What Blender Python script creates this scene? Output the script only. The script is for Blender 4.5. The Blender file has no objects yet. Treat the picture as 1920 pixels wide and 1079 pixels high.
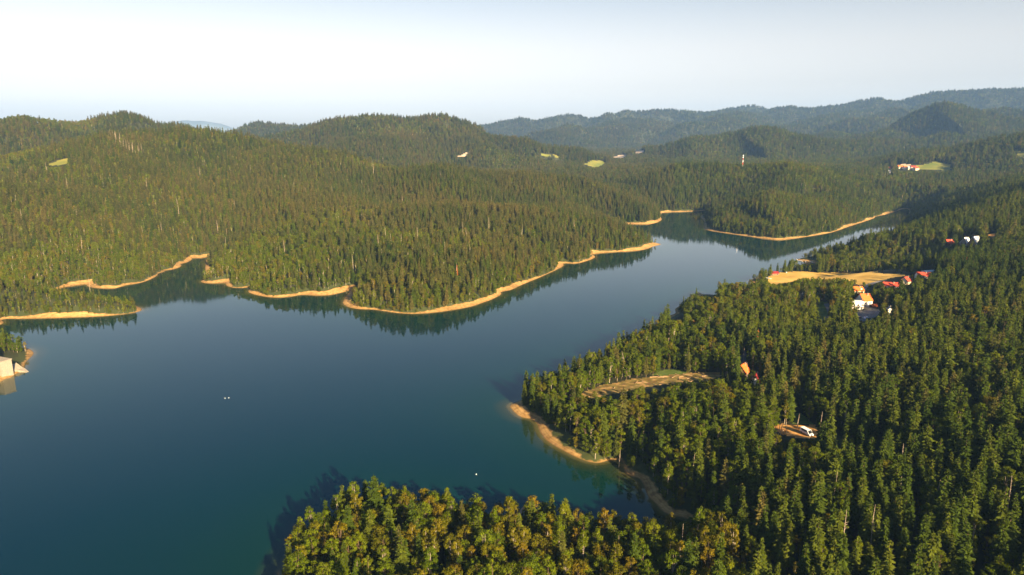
import bpy, bmesh, math, random
import numpy as np
from mathutils import Vector, Matrix, Euler

random.seed(7); RNG = np.random.default_rng(11)
S = bpy.context.scene
HAZE, SUN_E, SKY, EXPO = 4.2e-5, 5.0, .062, 2.03
C = S.collection
H = 170.0                                   # drone height above the lake
PITCH = math.radians(12.23)
F = 1280.0; CX, CY = 960.0, 539.5           # focal length and centre of the 1920 px frame
SP, CP = math.sin(PITCH), math.cos(PITCH)

# ------------------------------------------------------------------ survey helpers
def ray(px, py):
    a = (px - CX) / F; d = (py - CY) / F
    return np.array([a, CP - d * SP, -SP - d * CP])
def at_z(px, py, z=0.0):
    r = ray(px, py); t = (z - H) / r[2]
    return np.array([r[0] * t, r[1] * t])
def at_dist(px, py, d):
    r = ray(px, py); t = d / math.hypot(r[0], r[1])
    return np.array([r[0] * t, r[1] * t, H + r[2] * t])
def project(p):
    """world (n,3) -> px, py, depth"""
    x, y, z = p[:, 0], p[:, 1], p[:, 2] - H
    f = y * CP - z * SP; u = y * SP + z * CP
    f = np.maximum(f, 1e-3)
    return CX + F * x / f, CY - F * u / f, f

def vnoise(x, y, seed=0):
    ix = np.floor(x).astype(np.int64); iy = np.floor(y).astype(np.int64)
    fx = x - ix; fy = y - iy
    fx = fx * fx * (3 - 2 * fx); fy = fy * fy * (3 - 2 * fy)
    def h(a, b):
        n = (a * 374761393 + b * 668265263 + seed * 974634777) & 0xFFFFFFFF
        n = ((n ^ (n >> 13)) * 1274126177) & 0xFFFFFFFF
        n = n ^ (n >> 16)
        return (n & 0xFFFF) / 65535.0
    v = (h(ix, iy) * (1 - fx) + h(ix + 1, iy) * fx) * (1 - fy) + (h(ix, iy + 1) * (1 - fx) + h(ix + 1, iy + 1) * fx) * fy
    return v * 2 - 1
def fbm(x, y, seed, octs=3):
    s = 0; a = 1.0; t = 0
    for i in range(octs):
        s = s + a * vnoise(x, y, seed + i * 17); t += a
        x = x * 2.03 + 5.2; y = y * 2.03 - 3.1; a *= 0.5
    return s / t

def in_poly(x, y, poly):
    inside = np.zeros(np.shape(x), bool)
    n = len(poly); j = n - 1
    for i in range(n):
        xi, yi = poly[i]; xj, yj = poly[j]
        if yi != yj:
            c = ((yi > y) != (yj > y)) & (x < (xj - xi) * (y - yi) / (yj - yi) + xi)
            inside ^= c
        j = i
    return inside
def seg_dist(x, y, poly, closed=True):
    """distance, and index + parameter of the nearest segment"""
    best = np.full(x.shape, 1e18); bi = np.zeros(x.shape, np.int32); bt = np.zeros(x.shape)
    n = len(poly)
    for i in range(n if closed else n - 1):
        x0, y0 = poly[i][:2]; x1, y1 = poly[(i + 1) % n][:2]
        dx, dy = x1 - x0, y1 - y0; L = dx * dx + dy * dy + 1e-9
        t = np.clip(((x - x0) * dx + (y - y0) * dy) / L, 0, 1)
        d = (x - x0 - t * dx) ** 2 + (y - y0 - t * dy) ** 2
        m = d < best
        best[m] = d[m]; bi[m] = i; bt[m] = t[m]
    return np.sqrt(best), bi, bt

# ------------------------------------------------------------------ the lake outline (surveyed on the water plane)
SHORE = [(-45,748),(0,717.5),(10,711),(21,708.5),(27,703),(36,699),(44,693),(46,686),(48,679),(57,671),(64,663.5),(59,656),(40,651),(10,645),(-30,642),(-90,640),
 (-120,622),(-40,612),(0,610),(8,605),(2,600.5),(12,597.5),(33,598.5),(67,597.5),(133,595.5),(200,593),(240,589),(262,584.5),(267,581),(262,576),(230,570),(190,566),(150,562),(118,556),(104,549),(112,541),
 (128,537.5),(150,534),(160,532.5),(165,538.5),(180,541),(213,541.5),(228,538),(236,535),(263,531),(280,525.5),(295,517.5),(296,513),(309,510),(309,507.5),(330,504.6),(341,499.5),(338,495),(351,493),(361,486.5),(359,483.5),(372,484.3),(384,483.3),(391,481),
 (387,487),(385,502),(385,513),(391,519),(404,520),(384,524),(375,528),(382,531.5),(405,531.8),(422,530),(424,536),(436,540),(455,540.2),(472,538.2),(478,536.5),
 (468,542),(464.5,548),(477,553),(504,558),(529,558.3),(550,556),(567,552.5),(592,555),(623,553),(644,548.5),(661,543),(652,551),(645,562),(642,570),(654,577),(675,580.5),(700,580.5),(740,587),(773,589),(800,588),(840,583.5),(887,575),(902,569),(920,563),(941,552.5),(938,547.5),(960,544),(977,535),(1007,523),(1040,508),(1058,499),(1055,493.5),(1080,495.5),(1107,488),(1118,482),(1108,476.5),(1140,474),(1187,471),(1213,468),(1224,462.5),(1242,458.5),(1230,456.5),(1212,453),(1185,443),(1160,432),(1145,425),(1140,421),
 (1165,420.5),(1210,421),(1230,419),(1242,412.5),(1237,406),(1239,400.5),(1250,398),(1277,397.6),(1310,396.3),(1322,394.8),(1319,401),(1312,407),(1321,415),(1318,429),(1330,433),(1363,438),(1400,443),(1430,448),(1465,451),(1498,446.5),(1541,440),(1563,435.5),(1593,425),(1639,410),(1641,406),(1661,403),(1685,395),(1697,391),
 (1706,394),(1703,405),(1690,425),(1664,446),(1634,460),(1598,473),(1563,481),(1532,484),(1510,485),(1492,486),(1496,489),(1512,492.5),(1526,494),(1528,497.5),(1500,500),(1472,502.5),(1468,505),(1476,510),(1466,511.5),(1452,512),(1436,515),(1415,522),(1402,527.5),(1412,532),(1423,535.5),(1415,537),(1426,541),(1418,549),(1395,556),(1372,559),(1354,556.5),(1338,556),(1318,552.5),(1307,547),(1300,553),(1290,566),(1272,575),(1265,580),(1268,588),(1255,592),(1248,600),(1232,615),(1195,645),(1150,668),(1100,690),(1050,716),(1005,738),(975,752),(954,760),
 (961,770.5),(975,783),(996,786),(1007,794),(1011,808),(1023,826),(1047,840.6),(1074,855),(1101,866),(1123,869),(1144,862.5),(1163,863),(1171,873),(1170,886),(1182,893),(1200,897.5),(1209,913),(1214,932),(1230,944),(1241,959),(1262,968),(1287,972),(1302,982),(1296,996),(1262,1010),(1225,1020),(1180,1020),(1130,1012),(1080,1003),(1045,995),(1022,981),(1010,978),(985,972),(960,978),(930,984),(900,985),(860,978),(800,966),(740,958),(690,957),(652,967),(610,985),(572,1011),(546,1041),(526,1081),(514,1130),(508,1200)]
lake = [tuple(at_z(*p)) for p in SHORE]
lake += [(-75, 150), (-110, 60), (-260, -40), (-900, -60), (-900, 420)]
# round the corners a little and give long runs a natural wobble
def chaikin(pts):
    out = []
    n = len(pts)
    for i in range(n):
        a, b = np.array(pts[i]), np.array(pts[(i + 1) % n])
        out += [tuple(a * .78 + b * .22), tuple(a * .22 + b * .78)]
    return out
lake = chaikin(lake)

# ------------------------------------------------------------------ ridges: (px, py of tree tops on the crest, distance)
RIDGES = []
def ridge(pts, slope, c, trees=18, gain=1.0):
    q = [at_dist(*p) for p in pts]
    RIDGES.append((np.array([[a[0], a[1], a[2] - trees] for a in q]), slope, c))
# back range
ridge([(860,246,7600),(900,237,7600),(960,229,7600),(1040,223,7600),(1100,218,7600),(1140,217,7600),(1165,213,7700),(1190,216,7800),(1225,209,7800),(1262,212,8000),(1290,207,8000),(1337,207,8000),(1380,207,8200)], .34, 260)
ridge([(1300,215,9300),(1347,206,9300),(1367,200,9300),(1390,198,9300),(1413,198.5,9300),(1447,206,9300),(1480,212,9300)], .4, 200)
ridge([(1430,214,8200),(1460,203,8200),(1480,198,8200),(1497,199.5,8200),(1520,201,8200),(1547,200,8200),(1580,197,8200),(1613,191,8200),(1640,187,8200),(1663,189.5,8200),(1683,188.5,8300),(1710,183,8300),(1747,174,8300),(1797,172.5,8300),(1840,171,8300),(1857,168,8300),(1883,171.5,8300),(1920,169,8300),(2000,172,8300),(2200,180,8300)], .36, 260)
# spurs of the back range
ridge([(1045,246,5600),(1100,236,6000),(1160,228,6400),(1230,222,7000)], .34, 150)
ridge([(1290,242,6000),(1340,228,6500),(1390,216,7200)], .36, 150)
ridge([(1440,250,5600),(1490,236,6100),(1560,222,6800),(1640,208,7500)], .36, 150)
ridge([(1610,232,5900),(1680,214,6500),(1745,198,7400)], .36, 150)
ridge([(1497,252,4900),(1530,246,4900),(1557,236,4900),(1597,236,5000),(1640,243,5000)], .4, 90)
# conical hill and its neighbour
ridge([(1560,268,4300),(1600,259,4400),(1653,247,4500),(1680,233,4600),(1713,215,4650),(1747,200,4700),(1777,192,4700),(1800,196,4700),(1813,200,4700),(1847,208,4700),(1880,217,4700),(1960,226,4700)], .38, 130)
ridge([(1830,212,5600),(1860,203,5600),(1887,199,5600),(1920,202,5600),(2000,206,5600),(2150,212,5600)], .38, 150)
# wooded dome before it
ridge([(1230,275,3500),(1280,263,3500),(1310,259,3500),(1347,253,3550),(1380,242,3600),(1413,234,3600),(1437,234,3600),(1458,238,3600),(1480,247,3600),(1520,254,3650),(1563,261,3700),(1640,262,3800),(1720,262,3900),(1830,250,4000),(1960,246,4000)], .36, 110)
# hill in the centre-left
ridge([(545,250,3000),(580,239,3000),(600,230,3000),(640,222,3000),(683,213,3000),(715,216,3000),(750,222,3000),(785,222,3000),(807,217,3050),(830,218,3050),(857,226,3050),(880,233,3000),(905,242,3000),(950,250,2950),(985,256,2900),(1020,266,2900),(1073,277,2900),(1107,290,2850),(1150,297,2850)], .38, 90)
ridge([(680,262,2450),(740,252,2700),(800,238,2900)], .34, 90)
ridge([(900,268,2600),(860,256,2800),(830,238,2950)], .34, 70)
ridge([(400,246,4600),(445,240,4600),(480,236.5,4600),(545,238.5,4600),(600,240,4600)], .3, 120)
# hills on the left
ridge([(-200,215,2500),(-60,212,2500),(0,209,2500),(30,209,2500),(48,212,2500),(75,223,2500),(115,229,2550),(150,230,2550),(170,226,2550),(200,217,2550),(240,211,2550),(268,216,2550),(300,229,2550),(330,238,2500),(380,246,2500),(440,256,2500)], .36, 80)
ridge([(-150,282,1750),(0,276,1750),(45,264,1750),(90,257,1750),(147,254,1750),(207,255,1700),(250,250,1720),(290,246,1750),(333,242,1750),(383,243,1750),(433,250,1750),(483,260,1720),(550,268,1700),(633,278,1650),(700,298,1600),(760,310,1500),(800,313,1450)], .33, 60)
ridge([(207,262,1650),(250,300,1450),(300,340,1300),(340,390,1180)], .30, 45)
ridge([(-60,330,1300),(60,345,1250),(130,380,1150),(200,430,1050)], .30, 45)
ridge([(480,275,1600),(520,300,1450),(560,330,1300),(600,372,1130)], .28, 45)
ridge([(720,310,1560),(773,311,1560),(840,311,1560),(923,313,1540),(990,313,1520),(1040,318,1500),(1090,328,1470),(1123,338,1450),(1160,352,1430),(1200,372,1410)], .33, 50)
# the big spur that runs down to the lake
ridge([(420,420,1090),(520,395,1100),(640,385,1120),(760,378,1120),(860,378,1110),(960,385,1100),(1040,396,1090),(1090,408,1085),(1150,426,1080),(1190,440,1090)], .26, 55)
ridge([(700,420,960),(760,450,860),(800,490,780)], .16, 60)
# hill behind the lake and its front knoll
ridge([(1150,345,1950),(1190,326,1950),(1240,314,1950),(1280,308,1950),(1347,303,1950),(1397,300,1950),(1453,298,1950),(1513,302,1950),(1580,309,1930),(1620,330,1900),(1655,353,1880)], .26, 70)
ridge([(1345,392,1420),(1370,372,1450),(1400,362,1460),(1440,356,1470),(1497,358,1480),(1547,361,1500),(1600,366,1540),(1640,376,1580)], .26, 50)
ridge([(1180,372,1750),(1230,362,1720),(1290,366,1700)], .2, 60)
# the right-hand side
ridge([(1660,322,2350),(1700,318,2300),(1760,320,2300),(1850,322,2250),(1960,318,2200)], .25, 80)
ridge([(1660,306,3000),(1697,286,2900),(1740,279,2850),(1780,273,2800),(1847,260,2800),(1920,252,2800),(2050,245,2800)], .3, 90)
ridge([(1755,362,1600),(1790,347,1580),(1850,332,1550),(1920,320,1500),(2040,322,1450)], .2, 60)
RIDGES.append((np.array([[1150., 1180, 100], [900, 860, 78], [660, 600, 60], [450, 370, 48], [320, 200, 40]]), .13, 60))

def hills(x, y, dsh):
    r = np.hypot(x, y)
    far = np.interp(r, [0, 1300, 2300, 3500, 6000, 12000, 70000], [0, 0, 62, 78, 100, 90, 60])
    base = np.maximum(np.where((x < .25 * y) & (y > 500), np.minimum(9 + .21 * np.maximum(dsh, 0), 36), np.minimum(5 + .085 * np.maximum(dsh, 0), 30)), far)
    acc = base.copy()
    for pts, slope, c in RIDGES:
        d, i, t = seg_dist(x, y, pts, closed=False)
        z = pts[i, 2] * (1 - t) + pts[np.minimum(i + 1, len(pts) - 1), 2] * t
        hh = z - slope * (np.sqrt(d * d + c * c) - c)
        k = np.clip(z * .06, 3, 18)                 # smooth maximum
        df = hh - acc
        acc = np.where(df > 0, hh, acc) + np.where(np.abs(df) < k, (k - np.abs(df)) ** 2 / (4 * k), 0)
    up = np.clip((acc - base) / 60, 0, 1)
    w = np.clip((r - 700) / 900, .25, 1)
    rb = np.where((x > .28 * y) & (r < 1600), .22, 1.0)
    acc = acc + rb * w * (.35 + .65 * up) * (7 * fbm(x / 210., y / 210., 3) + 29 * (.42 - np.abs(fbm(x / 380., y / 380., 4, 2)) * 1.7))
    w2 = np.clip((r - 3200) / 2500, 0, 1) * np.clip((8600 - r) / 900, 0, 1)
    acc = acc + w2 * np.clip((acc - base) / 150, 0, 1) * 80 * (.5 - 2.2 * np.abs(fbm(x / 700., y / 700., 9)))
    return np.maximum(acc, 3)

def land_height(x, y, dsh):
    h = hills(x, y, dsh)
    bw = np.clip(6.2 + 6.5 * vnoise(x / 55., y / 55., 21) + 3.0 * vnoise(x / 17., y / 17., 22), .8, 13)
    bw = bw * np.where(x > y * .02 - 10 + np.clip(y - 500, 0, 400) * .9, .62, 1.0)
    bw = np.where((y < 345) & (x < 130), .6, bw)
    for qx, qy, am, ra in ((1250, 955, 3, 20), (1222, 922, 3, 12), (1188, 892, 3, 9), (963, 766, 3.5, 14), (1325, 550, 4.5, 28), (1268, 594, 5, 14), (1412, 532, 3, 9), (1502, 490, 4.5, 24), (1470, 507, 3.5, 16)):
        q = at_z(qx, qy); bw = bw + am * np.exp(-((x - q[0]) ** 2 + (y - q[1]) ** 2) / ra ** 2)
    ramp = np.where(dsh < bw, .30 * dsh, .30 * bw + (dsh - bw) * .42)
    k = 5.0
    d = ramp - h
    low = np.where(d < 0, ramp, h) - np.where(np.abs(d) < k, (k - np.abs(d)) ** 2 / (4 * k), 0)
    low = np.where(dsh < 14, np.minimum(ramp, np.maximum(low, ramp * .8)), low)
    q0, q1 = at_z(1452, 523), at_z(1672, 522)          # the lakeside meadow lies almost level
    dm, _, _ = seg_dist(x, y, [tuple(q0), tuple(q1)], closed=False)
    mk = np.clip(1.7 - dm / 55., 0, 1) * np.clip((dsh - 3) / 8, 0, 1)
    low = low * (1 - mk) + np.minimum(low, 2.2 + .03 * dsh) * mk
    under = np.maximum(dsh * .28, -9)
    return np.where(dsh < 0, under, low), bw

# ------------------------------------------------------------------ terrain grid (polar, finer near the camera)
AZ = np.radians(np.arange(-56, 56.01, .16))
RR = np.concatenate([np.exp(np.arange(math.log(95), math.log(11500), .0052)), [13000, 17000, 14600]])
GA, GR = np.meshgrid(AZ, RR)
GX = GR * np.sin(GA); GY = GR * np.cos(GA)
DSH = np.full(GX.shape, 4000.0)
m = GR < 2150
d, _, _ = seg_dist(GX[m], GY[m], lake)
DSH[m] = np.where(in_poly(GX[m], GY[m], lake), -d, d)
GZ, GBW = land_height(GX, GY, DSH)
LR0, DLR = math.log(95), .0052
def sample(grid, x, y):
    r = np.hypot(x, y); a = np.arctan2(x, y)
    fi = np.clip((np.log(np.maximum(r, 96)) - LR0) / DLR, 0, len(RR) - 8); fj = np.clip((a - AZ[0]) / (AZ[1] - AZ[0]), 0, len(AZ) - 1.001)
    i = fi.astype(int); j = fj.astype(int); u = fi - i; v = fj - j
    return (grid[i, j] * (1 - v) + grid[i, j + 1] * v) * (1 - u) + (grid[i + 1, j] * (1 - v) + grid[i + 1, j + 1] * v) * u
def height(x, y):
    return float(sample(GZ, np.array([x]), np.array([y]))[0])
def G(px, py):
    """where the sight line through a pixel meets the ground"""
    r = ray(px, py)
    t = np.linspace(150, 9000, 9000)
    x, y, z = r[0] * t, r[1] * t, H + r[2] * t
    below = z < sample(GZ, x, y)
    k = int(np.argmax(below)) if below.any() else len(t) - 1
    return np.array([x[k], y[k], max(height(x[k], y[k]), 0)])
def Gpoly(pts):
    return [tuple(G(*p)[:2]) for p in pts]

# ------------------------------------------------------------------ materials
def mat(name):
    m = bpy.data.materials.new(name); m.use_nodes = True
    nt = m.node_tree; nt.nodes.clear()
    return m, nt, nt.nodes.new, nt.links.new
def surface(name, c0, c1, scale=.2, rough=.85, bump=.0, detail=6, spec=.2, c2=None, big=None):
    m, nt, N, L = mat(name)
    out = N('ShaderNodeOutputMaterial'); b = N('ShaderNodeBsdfPrincipled'); L(b.outputs[0], out.inputs[0])
    g = N('ShaderNodeNewGeometry'); n = N('ShaderNodeTexNoise'); n.inputs['Scale'].default_value = scale; n.inputs['Detail'].default_value = detail
    L(g.outputs['Position'], n.inputs['Vector'])
    r = N('ShaderNodeValToRGB'); r.color_ramp.elements[0].position = .34; r.color_ramp.elements[1].position = .66
    r.color_ramp.elements[0].color = (*c0, 1); r.color_ramp.elements[1].color = (*c1, 1)
    if c2:
        e = r.color_ramp.elements.new(.5); e.color = (*c2, 1)
    L(n.outputs['Fac'], r.inputs[0]); L(r.outputs[0], b.inputs['Base Color'])
    if big:
        n2 = N('ShaderNodeTexNoise'); n2.inputs['Scale'].default_value = big; L(g.outputs['Position'], n2.inputs['Vector'])
        mx = N('ShaderNodeMixRGB'); mx.blend_type = 'MULTIPLY'; mx.inputs[0].default_value = 1
        r2 = N('ShaderNodeValToRGB'); r2.color_ramp.elements[0].position = .35; r2.color_ramp.elements[1].position = .65
        r2.color_ramp.elements[0].color = (.6, .6, .6, 1); r2.color_ramp.elements[1].color = (1, 1, 1, 1)
        L(n2.outputs['Fac'], r2.inputs[0]); L(r.outputs[0], mx.inputs[1]); L(r2.outputs[0], mx.inputs[2]); L(mx.outputs[0], b.inputs['Base Color'])
    b.inputs['Roughness'].default_value = rough; b.inputs['Specular IOR Level'].default_value = spec
    if bump:
        bp = N('ShaderNodeBump'); bp.inputs['Distance'].default_value = bump; bp.inputs['Strength'].default_value = .8
        L(n.outputs['Fac'], bp.inputs['Height']); L(bp.outputs[0], b.inputs['Normal'])
    return m
def foliage(name, cols, transl=.22):
    """leaf colour varies from tree to tree (object random) and within a crown (noise)"""
    m, nt, N, L = mat(name)
    out = N('ShaderNodeOutputMaterial'); df = N('ShaderNodeBsdfDiffuse'); tr = N('ShaderNodeBsdfTranslucent'); mx = N('ShaderNodeMixShader')
    mx.inputs[0].default_value = transl; L(df.outputs[0], mx.inputs[1]); L(tr.outputs[0], mx.inputs[2]); L(mx.outputs[0], out.inputs[0])
    oi = N('ShaderNodeObjectInfo'); r = N('ShaderNodeValToRGB'); r.color_ramp.interpolation = 'LINEAR'
    n = len(cols)
    r.color_ramp.elements[0].color = (*cols[0], 1); r.color_ramp.elements[1].color = (*cols[-1], 1)
    for i in range(1, n - 1):
        e = r.color_ramp.elements.new(i / (n - 1)); e.color = (*cols[i], 1)
    big = N('ShaderNodeTexNoise'); big.inputs['Scale'].default_value = .0055; big.inputs['Detail'].default_value = 3; L(oi.outputs['Location'], big.inputs['Vector'])
    a = N('ShaderNodeMath'); a.operation = 'MULTIPLY_ADD'; a.inputs[1].default_value = 1.5; a.inputs[2].default_value = -.5
    L(big.outputs['Fac'], a.inputs[0])
    b = N('ShaderNodeMath'); b.operation = 'MULTIPLY_ADD'; b.inputs[1].default_value = .62; L(oi.outputs['Random'], b.inputs[0])
    s2 = N('ShaderNodeMath'); s2.operation = 'MULTIPLY'; s2.inputs[1].default_value = .95; L(a.outputs[0], s2.inputs[0]); L(s2.outputs[0], b.inputs[2])
    L(b.outputs[0], r.inputs[0])
    g = N('ShaderNodeNewGeometry'); nz = N('ShaderNodeTexNoise'); nz.inputs['Scale'].default_value = .5; nz.inputs['Detail'].default_value = 2; L(g.outputs['Position'], nz.inputs['Vector'])
    r3 = N('ShaderNodeMapRange'); r3.inputs['From Min'].default_value = .3; r3.inputs['From Max'].default_value = .7; r3.inputs['To Min'].default_value = .55; r3.inputs['To Max'].default_value = 1.4
    L(nz.outputs['Fac'], r3.inputs['Value'])
    mul = N('ShaderNodeVectorMath'); mul.operation = 'SCALE'; L(r.outputs[0], mul.inputs[0]); L(r3.outputs[0], mul.inputs['Scale'])
    L(mul.outputs[0], df.inputs[0]); L(mul.outputs[0], tr.inputs[0])
    return m

M = {}
M['floor'] = surface('forest_floor', (.014, .018, .007), (.040, .044, .016), .06, bump=.6)
M['beach'] = surface('sand', (.36, .20, .065), (.62, .38, .14), .35, c2=(.53, .31, .105), bump=.15, big=.03)
def sand_to_floor(m):
    nt = m.node_tree; N = nt.nodes.new; L = nt.links.new; b = next(q for q in nt.nodes if q.type == 'BSDF_PRINCIPLED')
    src = b.inputs['Base Color'].links[0].from_socket
    at = N('ShaderNodeAttribute'); at.attribute_name = 'inland'
    g = N('ShaderNodeNewGeometry'); n = N('ShaderNodeTexNoise'); n.inputs['Scale'].default_value = .22; n.inputs['Detail'].default_value = 4; L(g.outputs['Position'], n.inputs['Vector'])
    ad = N('ShaderNodeMath'); ad.operation = 'MULTIPLY_ADD'; ad.inputs[1].default_value = 5; L(n.outputs['Fac'], ad.inputs[0]); L(at.outputs['Fac'], ad.inputs[2])
    mr = N('ShaderNodeMapRange'); mr.inputs['From Min'].default_value = 2.2; mr.inputs['From Max'].default_value = 3.6; L(ad.outputs[0], mr.inputs['Value'])
    mx = N('ShaderNodeMixRGB'); L(mr.outputs[0], mx.inputs[0]); sz = N('ShaderNodeSeparateXYZ'); L(g.outputs['Position'], sz.inputs[0])
    wv = N('ShaderNodeTexNoise'); wv.noise_dimensions = '1D'; wv.inputs['Scale'].default_value = 3.2; wv.inputs['Detail'].default_value = 2
    wz = N('ShaderNodeMath'); wz.operation = 'MULTIPLY_ADD'; wz.inputs[1].default_value = .5; L(n.outputs['Fac'], wz.inputs[0]); L(sz.outputs['Z'], wz.inputs[2]); L(wz.outputs[0], wv.inputs['W'])
    wr = N('ShaderNodeMapRange'); wr.inputs['From Min'].default_value = .35; wr.inputs['From Max'].default_value = .65; wr.inputs['To Min'].default_value = .62; wr.inputs['To Max'].default_value = 1.1; L(wv.outputs['Fac'], wr.inputs['Value'])
    wt = N('ShaderNodeMapRange'); wt.inputs['From Min'].default_value = .05; wt.inputs['From Max'].default_value = .55; wt.inputs['To Min'].default_value = .45; wt.inputs['To Max'].default_value = 1; L(sz.outputs['Z'], wt.inputs['Value'])
    wm = N('ShaderNodeMath'); wm.operation = 'MULTIPLY'; L(wr.outputs[0], wm.inputs[0]); L(wt.outputs[0], wm.inputs[1])
    ws = N('ShaderNodeVectorMath'); ws.operation = 'SCALE'; L(src, ws.inputs[0]); L(wm.outputs[0], ws.inputs['Scale'])
    L(ws.outputs[0], mx.inputs[1]); mx.inputs[2].default_value = (.045, .055, .016, 1); L(mx.outputs[0], b.inputs['Base Color'])
sand_to_floor(M['beach'])
M['meadow'] = surface('dry_grass', (.40, .24, .045), (.62, .40, .10), .05, c2=(.52, .32, .07), bump=.2)
M['pasture'] = surface('green_grass', (.10, .13, .022), (.24, .21, .045), .02, bump=.2)
M['lawn'] = surface('lawn_grass', (.06, .10, .014), (.13, .17, .03), .2, bump=.2)
M['slash'] = surface('felled_ground', (.16, .085, .03), (.42, .24, .09), .22, c2=(.17, .14, .035), bump=.5)
M['dirt'] = surface('orange_dirt', (.42, .19, .045), (.68, .38, .12), .3, bump=.3)
M['gravel'] = surface('grey_gravel', (.16, .14, .13), (.30, .27, .25), .6, bump=.1)
M['rockcut'] = surface('bare_rock', (.38, .28, .19), (.6, .48, .36), .03, bump=1)
M['spruce'] = foliage('spruce_needles', [(.023, .042, .006), (.046, .066, .008), (.080, .092, .010)])
M['dryspruce'] = foliage('olive_needles', [(.034, .046, .010), (.060, .064, .014), (.095, .078, .021)])
M['beech'] = foliage('beech_leaves', [(.048, .078, .004), (.086, .116, .005), (.132, .146, .007)], .3)
M['olive'] = foliage('olive_leaves', [(.075, .086, .004), (.120, .114, .006), (.165, .116, .008)], .3)
M['red'] = foliage('dead_red_needles', [(.30, .075, .02), (.40, .11, .03)], .1)
M['bare'] = surface('dead_wood', (.20, .15, .11), (.40, .32, .25), 2., spec=.1)
M['bark'] = surface('spruce_bark', (.08, .055, .035), (.17, .12, .08), 3., spec=.1)
M['birch'] = surface('pale_bark', (.20, .16, .12), (.40, .34, .27), 2., spec=.1)

# ------------------------------------------------------------------ object helpers
def tag(o, label=None, cat=None, group=None, kind=None):
    if label: o['label'] = label
    if cat: o['category'] = cat
    if group: o['group'] = group
    if kind: o['kind'] = kind
    return o
def link(name, me, parent=None):
    o = bpy.data.objects.new(name, me); C.objects.link(o)
    if parent: o.parent = parent
    return o
def empty(name, loc, rz=0):
    o = bpy.data.objects.new(name, None); C.objects.link(o)
    o.location = loc; o.rotation_euler = (0, 0, rz); o.empty_display_size = 1
    return o
def mesh_np(name, V, FQ, mats=(), mi=None):
    me = bpy.data.meshes.new(name)
    me.from_pydata(V, [], FQ); me.update()
    for q in mats: me.materials.append(q)
    if mi is not None: me.polygons.foreach_set('material_index', np.array(mi, np.int32))
    return me

# ------------------------------------------------------------------ clearings, fields, roads: ground areas as seen, surveyed on the terrain
AREAS = {}
def area(cls, pts): AREAS.setdefault(cls, []).append((pts, Gpoly(pts)))
area('meadow', [(1435,529),(1442,519),(1458,513),(1482,510),(1505,510),(1540,512),(1600,513.5),(1650,514),(1694,515),(1690,520),(1668,523),(1652,527),(1634,534),(1612,535),(1585,531),(1540,531),(1500,533),(1460,536),(1440,536)])
area('lawn', [(1526,566),(1545,568),(1562,575),(1558,590),(1545,600),(1530,600),(1527,585)])
area('lawn', [(1510,551),(1550,548),(1560,553),(1530,557),(1508,556)])
area('slash', [(1085,740),(1130,724),(1180,713),(1240,706),(1300,700),(1350,701),(1348,710),(1290,717),(1235,723),(1185,732),(1130,744),(1095,750)])
area('lawn', [(1222,704),(1235,697),(1262,692),(1290,697),(1285,702),(1240,707)])
area('dirt', [(1446,803),(1466,796),(1490,797),(1530,800),(1533,815),(1528,821),(1490,822),(1460,818)])
area('lawn', [(1478,775),(1500,778),(1526,797),(1505,797),(1485,795)])
area('gravel', [(1598,586),(1640,580),(1652,584),(1650,596),(1625,604),(1602,602)])
area('gravel', [(1527,606),(1545,597),(1562,600),(1560,615),(1535,620)])
area('dirt', [(1848,443),(1864,436),(1867,443),(1852,447)])
area('pasture', [(1708,316),(1738,308),(1750,303),(1770,306),(1782,309),(1786,319),(1765,321),(1740,318),(1725,319)])
area('pasture', [(1898,281),(1915,284),(1940,288),(1940,305),(1918,304),(1912,295)])
area('pasture', [(1094,309),(1108,302),(1122,303),(1133,307),(1122,313),(1108,314)])
area('pasture', [(90,308),(112,301),(130,300),(127,307),(108,312),(92,312)])
area('pasture', [(1012,292),(1022,291),(1030,297),(1018,298)])
area('pasture', [(1030,289),(1040,291),(1048,299),(1040,299)])
area('rockcut', [(857,294),(866,290),(876,287),(876,291),(866,294.5),(858,296)])
area('rockcut', [(1190,285),(1203,282),(1210,284),(1203,287),(1190,288)])
area('rockcut', [(1150,294),(1168,290),(1174,292),(1170,296),(1150,296)])
area('rockcut', [(1680,312),(1690,309),(1704,310),(1700,316),(1682,317)])

cls = np.zeros(GX.shape, np.int8)            # 0 forest ground, else 1 + index
CL = ['ground', 'beach', 'meadow', 'pasture', 'lawn', 'slash', 'dirt', 'gravel', 'rockcut']
for ci, cname in enumerate(CL):
    for px, poly in AREAS.get(cname, []):
        P = np.array(poly); lo, hi = P.min(0) - 5, P.max(0) + 5
        mm = (GX > lo[0]) & (GX < hi[0]) & (GY > lo[1]) & (GY < hi[1])
        w = 1.5 + .006 * max(0, np.hypot(*P.mean(0)) - 900)
        mm[mm] = in_poly(GX[mm] + w * vnoise(GX[mm] / (4 * w), GY[mm] / (4 * w), 5), GY[mm] + w * vnoise(GX[mm] / (4 * w), GY[mm] / (4 * w), 6), poly)
        cls[mm] = ci
cls[(DSH < GBW + 7) & (DSH > -14) & (cls == 0)] = 1

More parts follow.
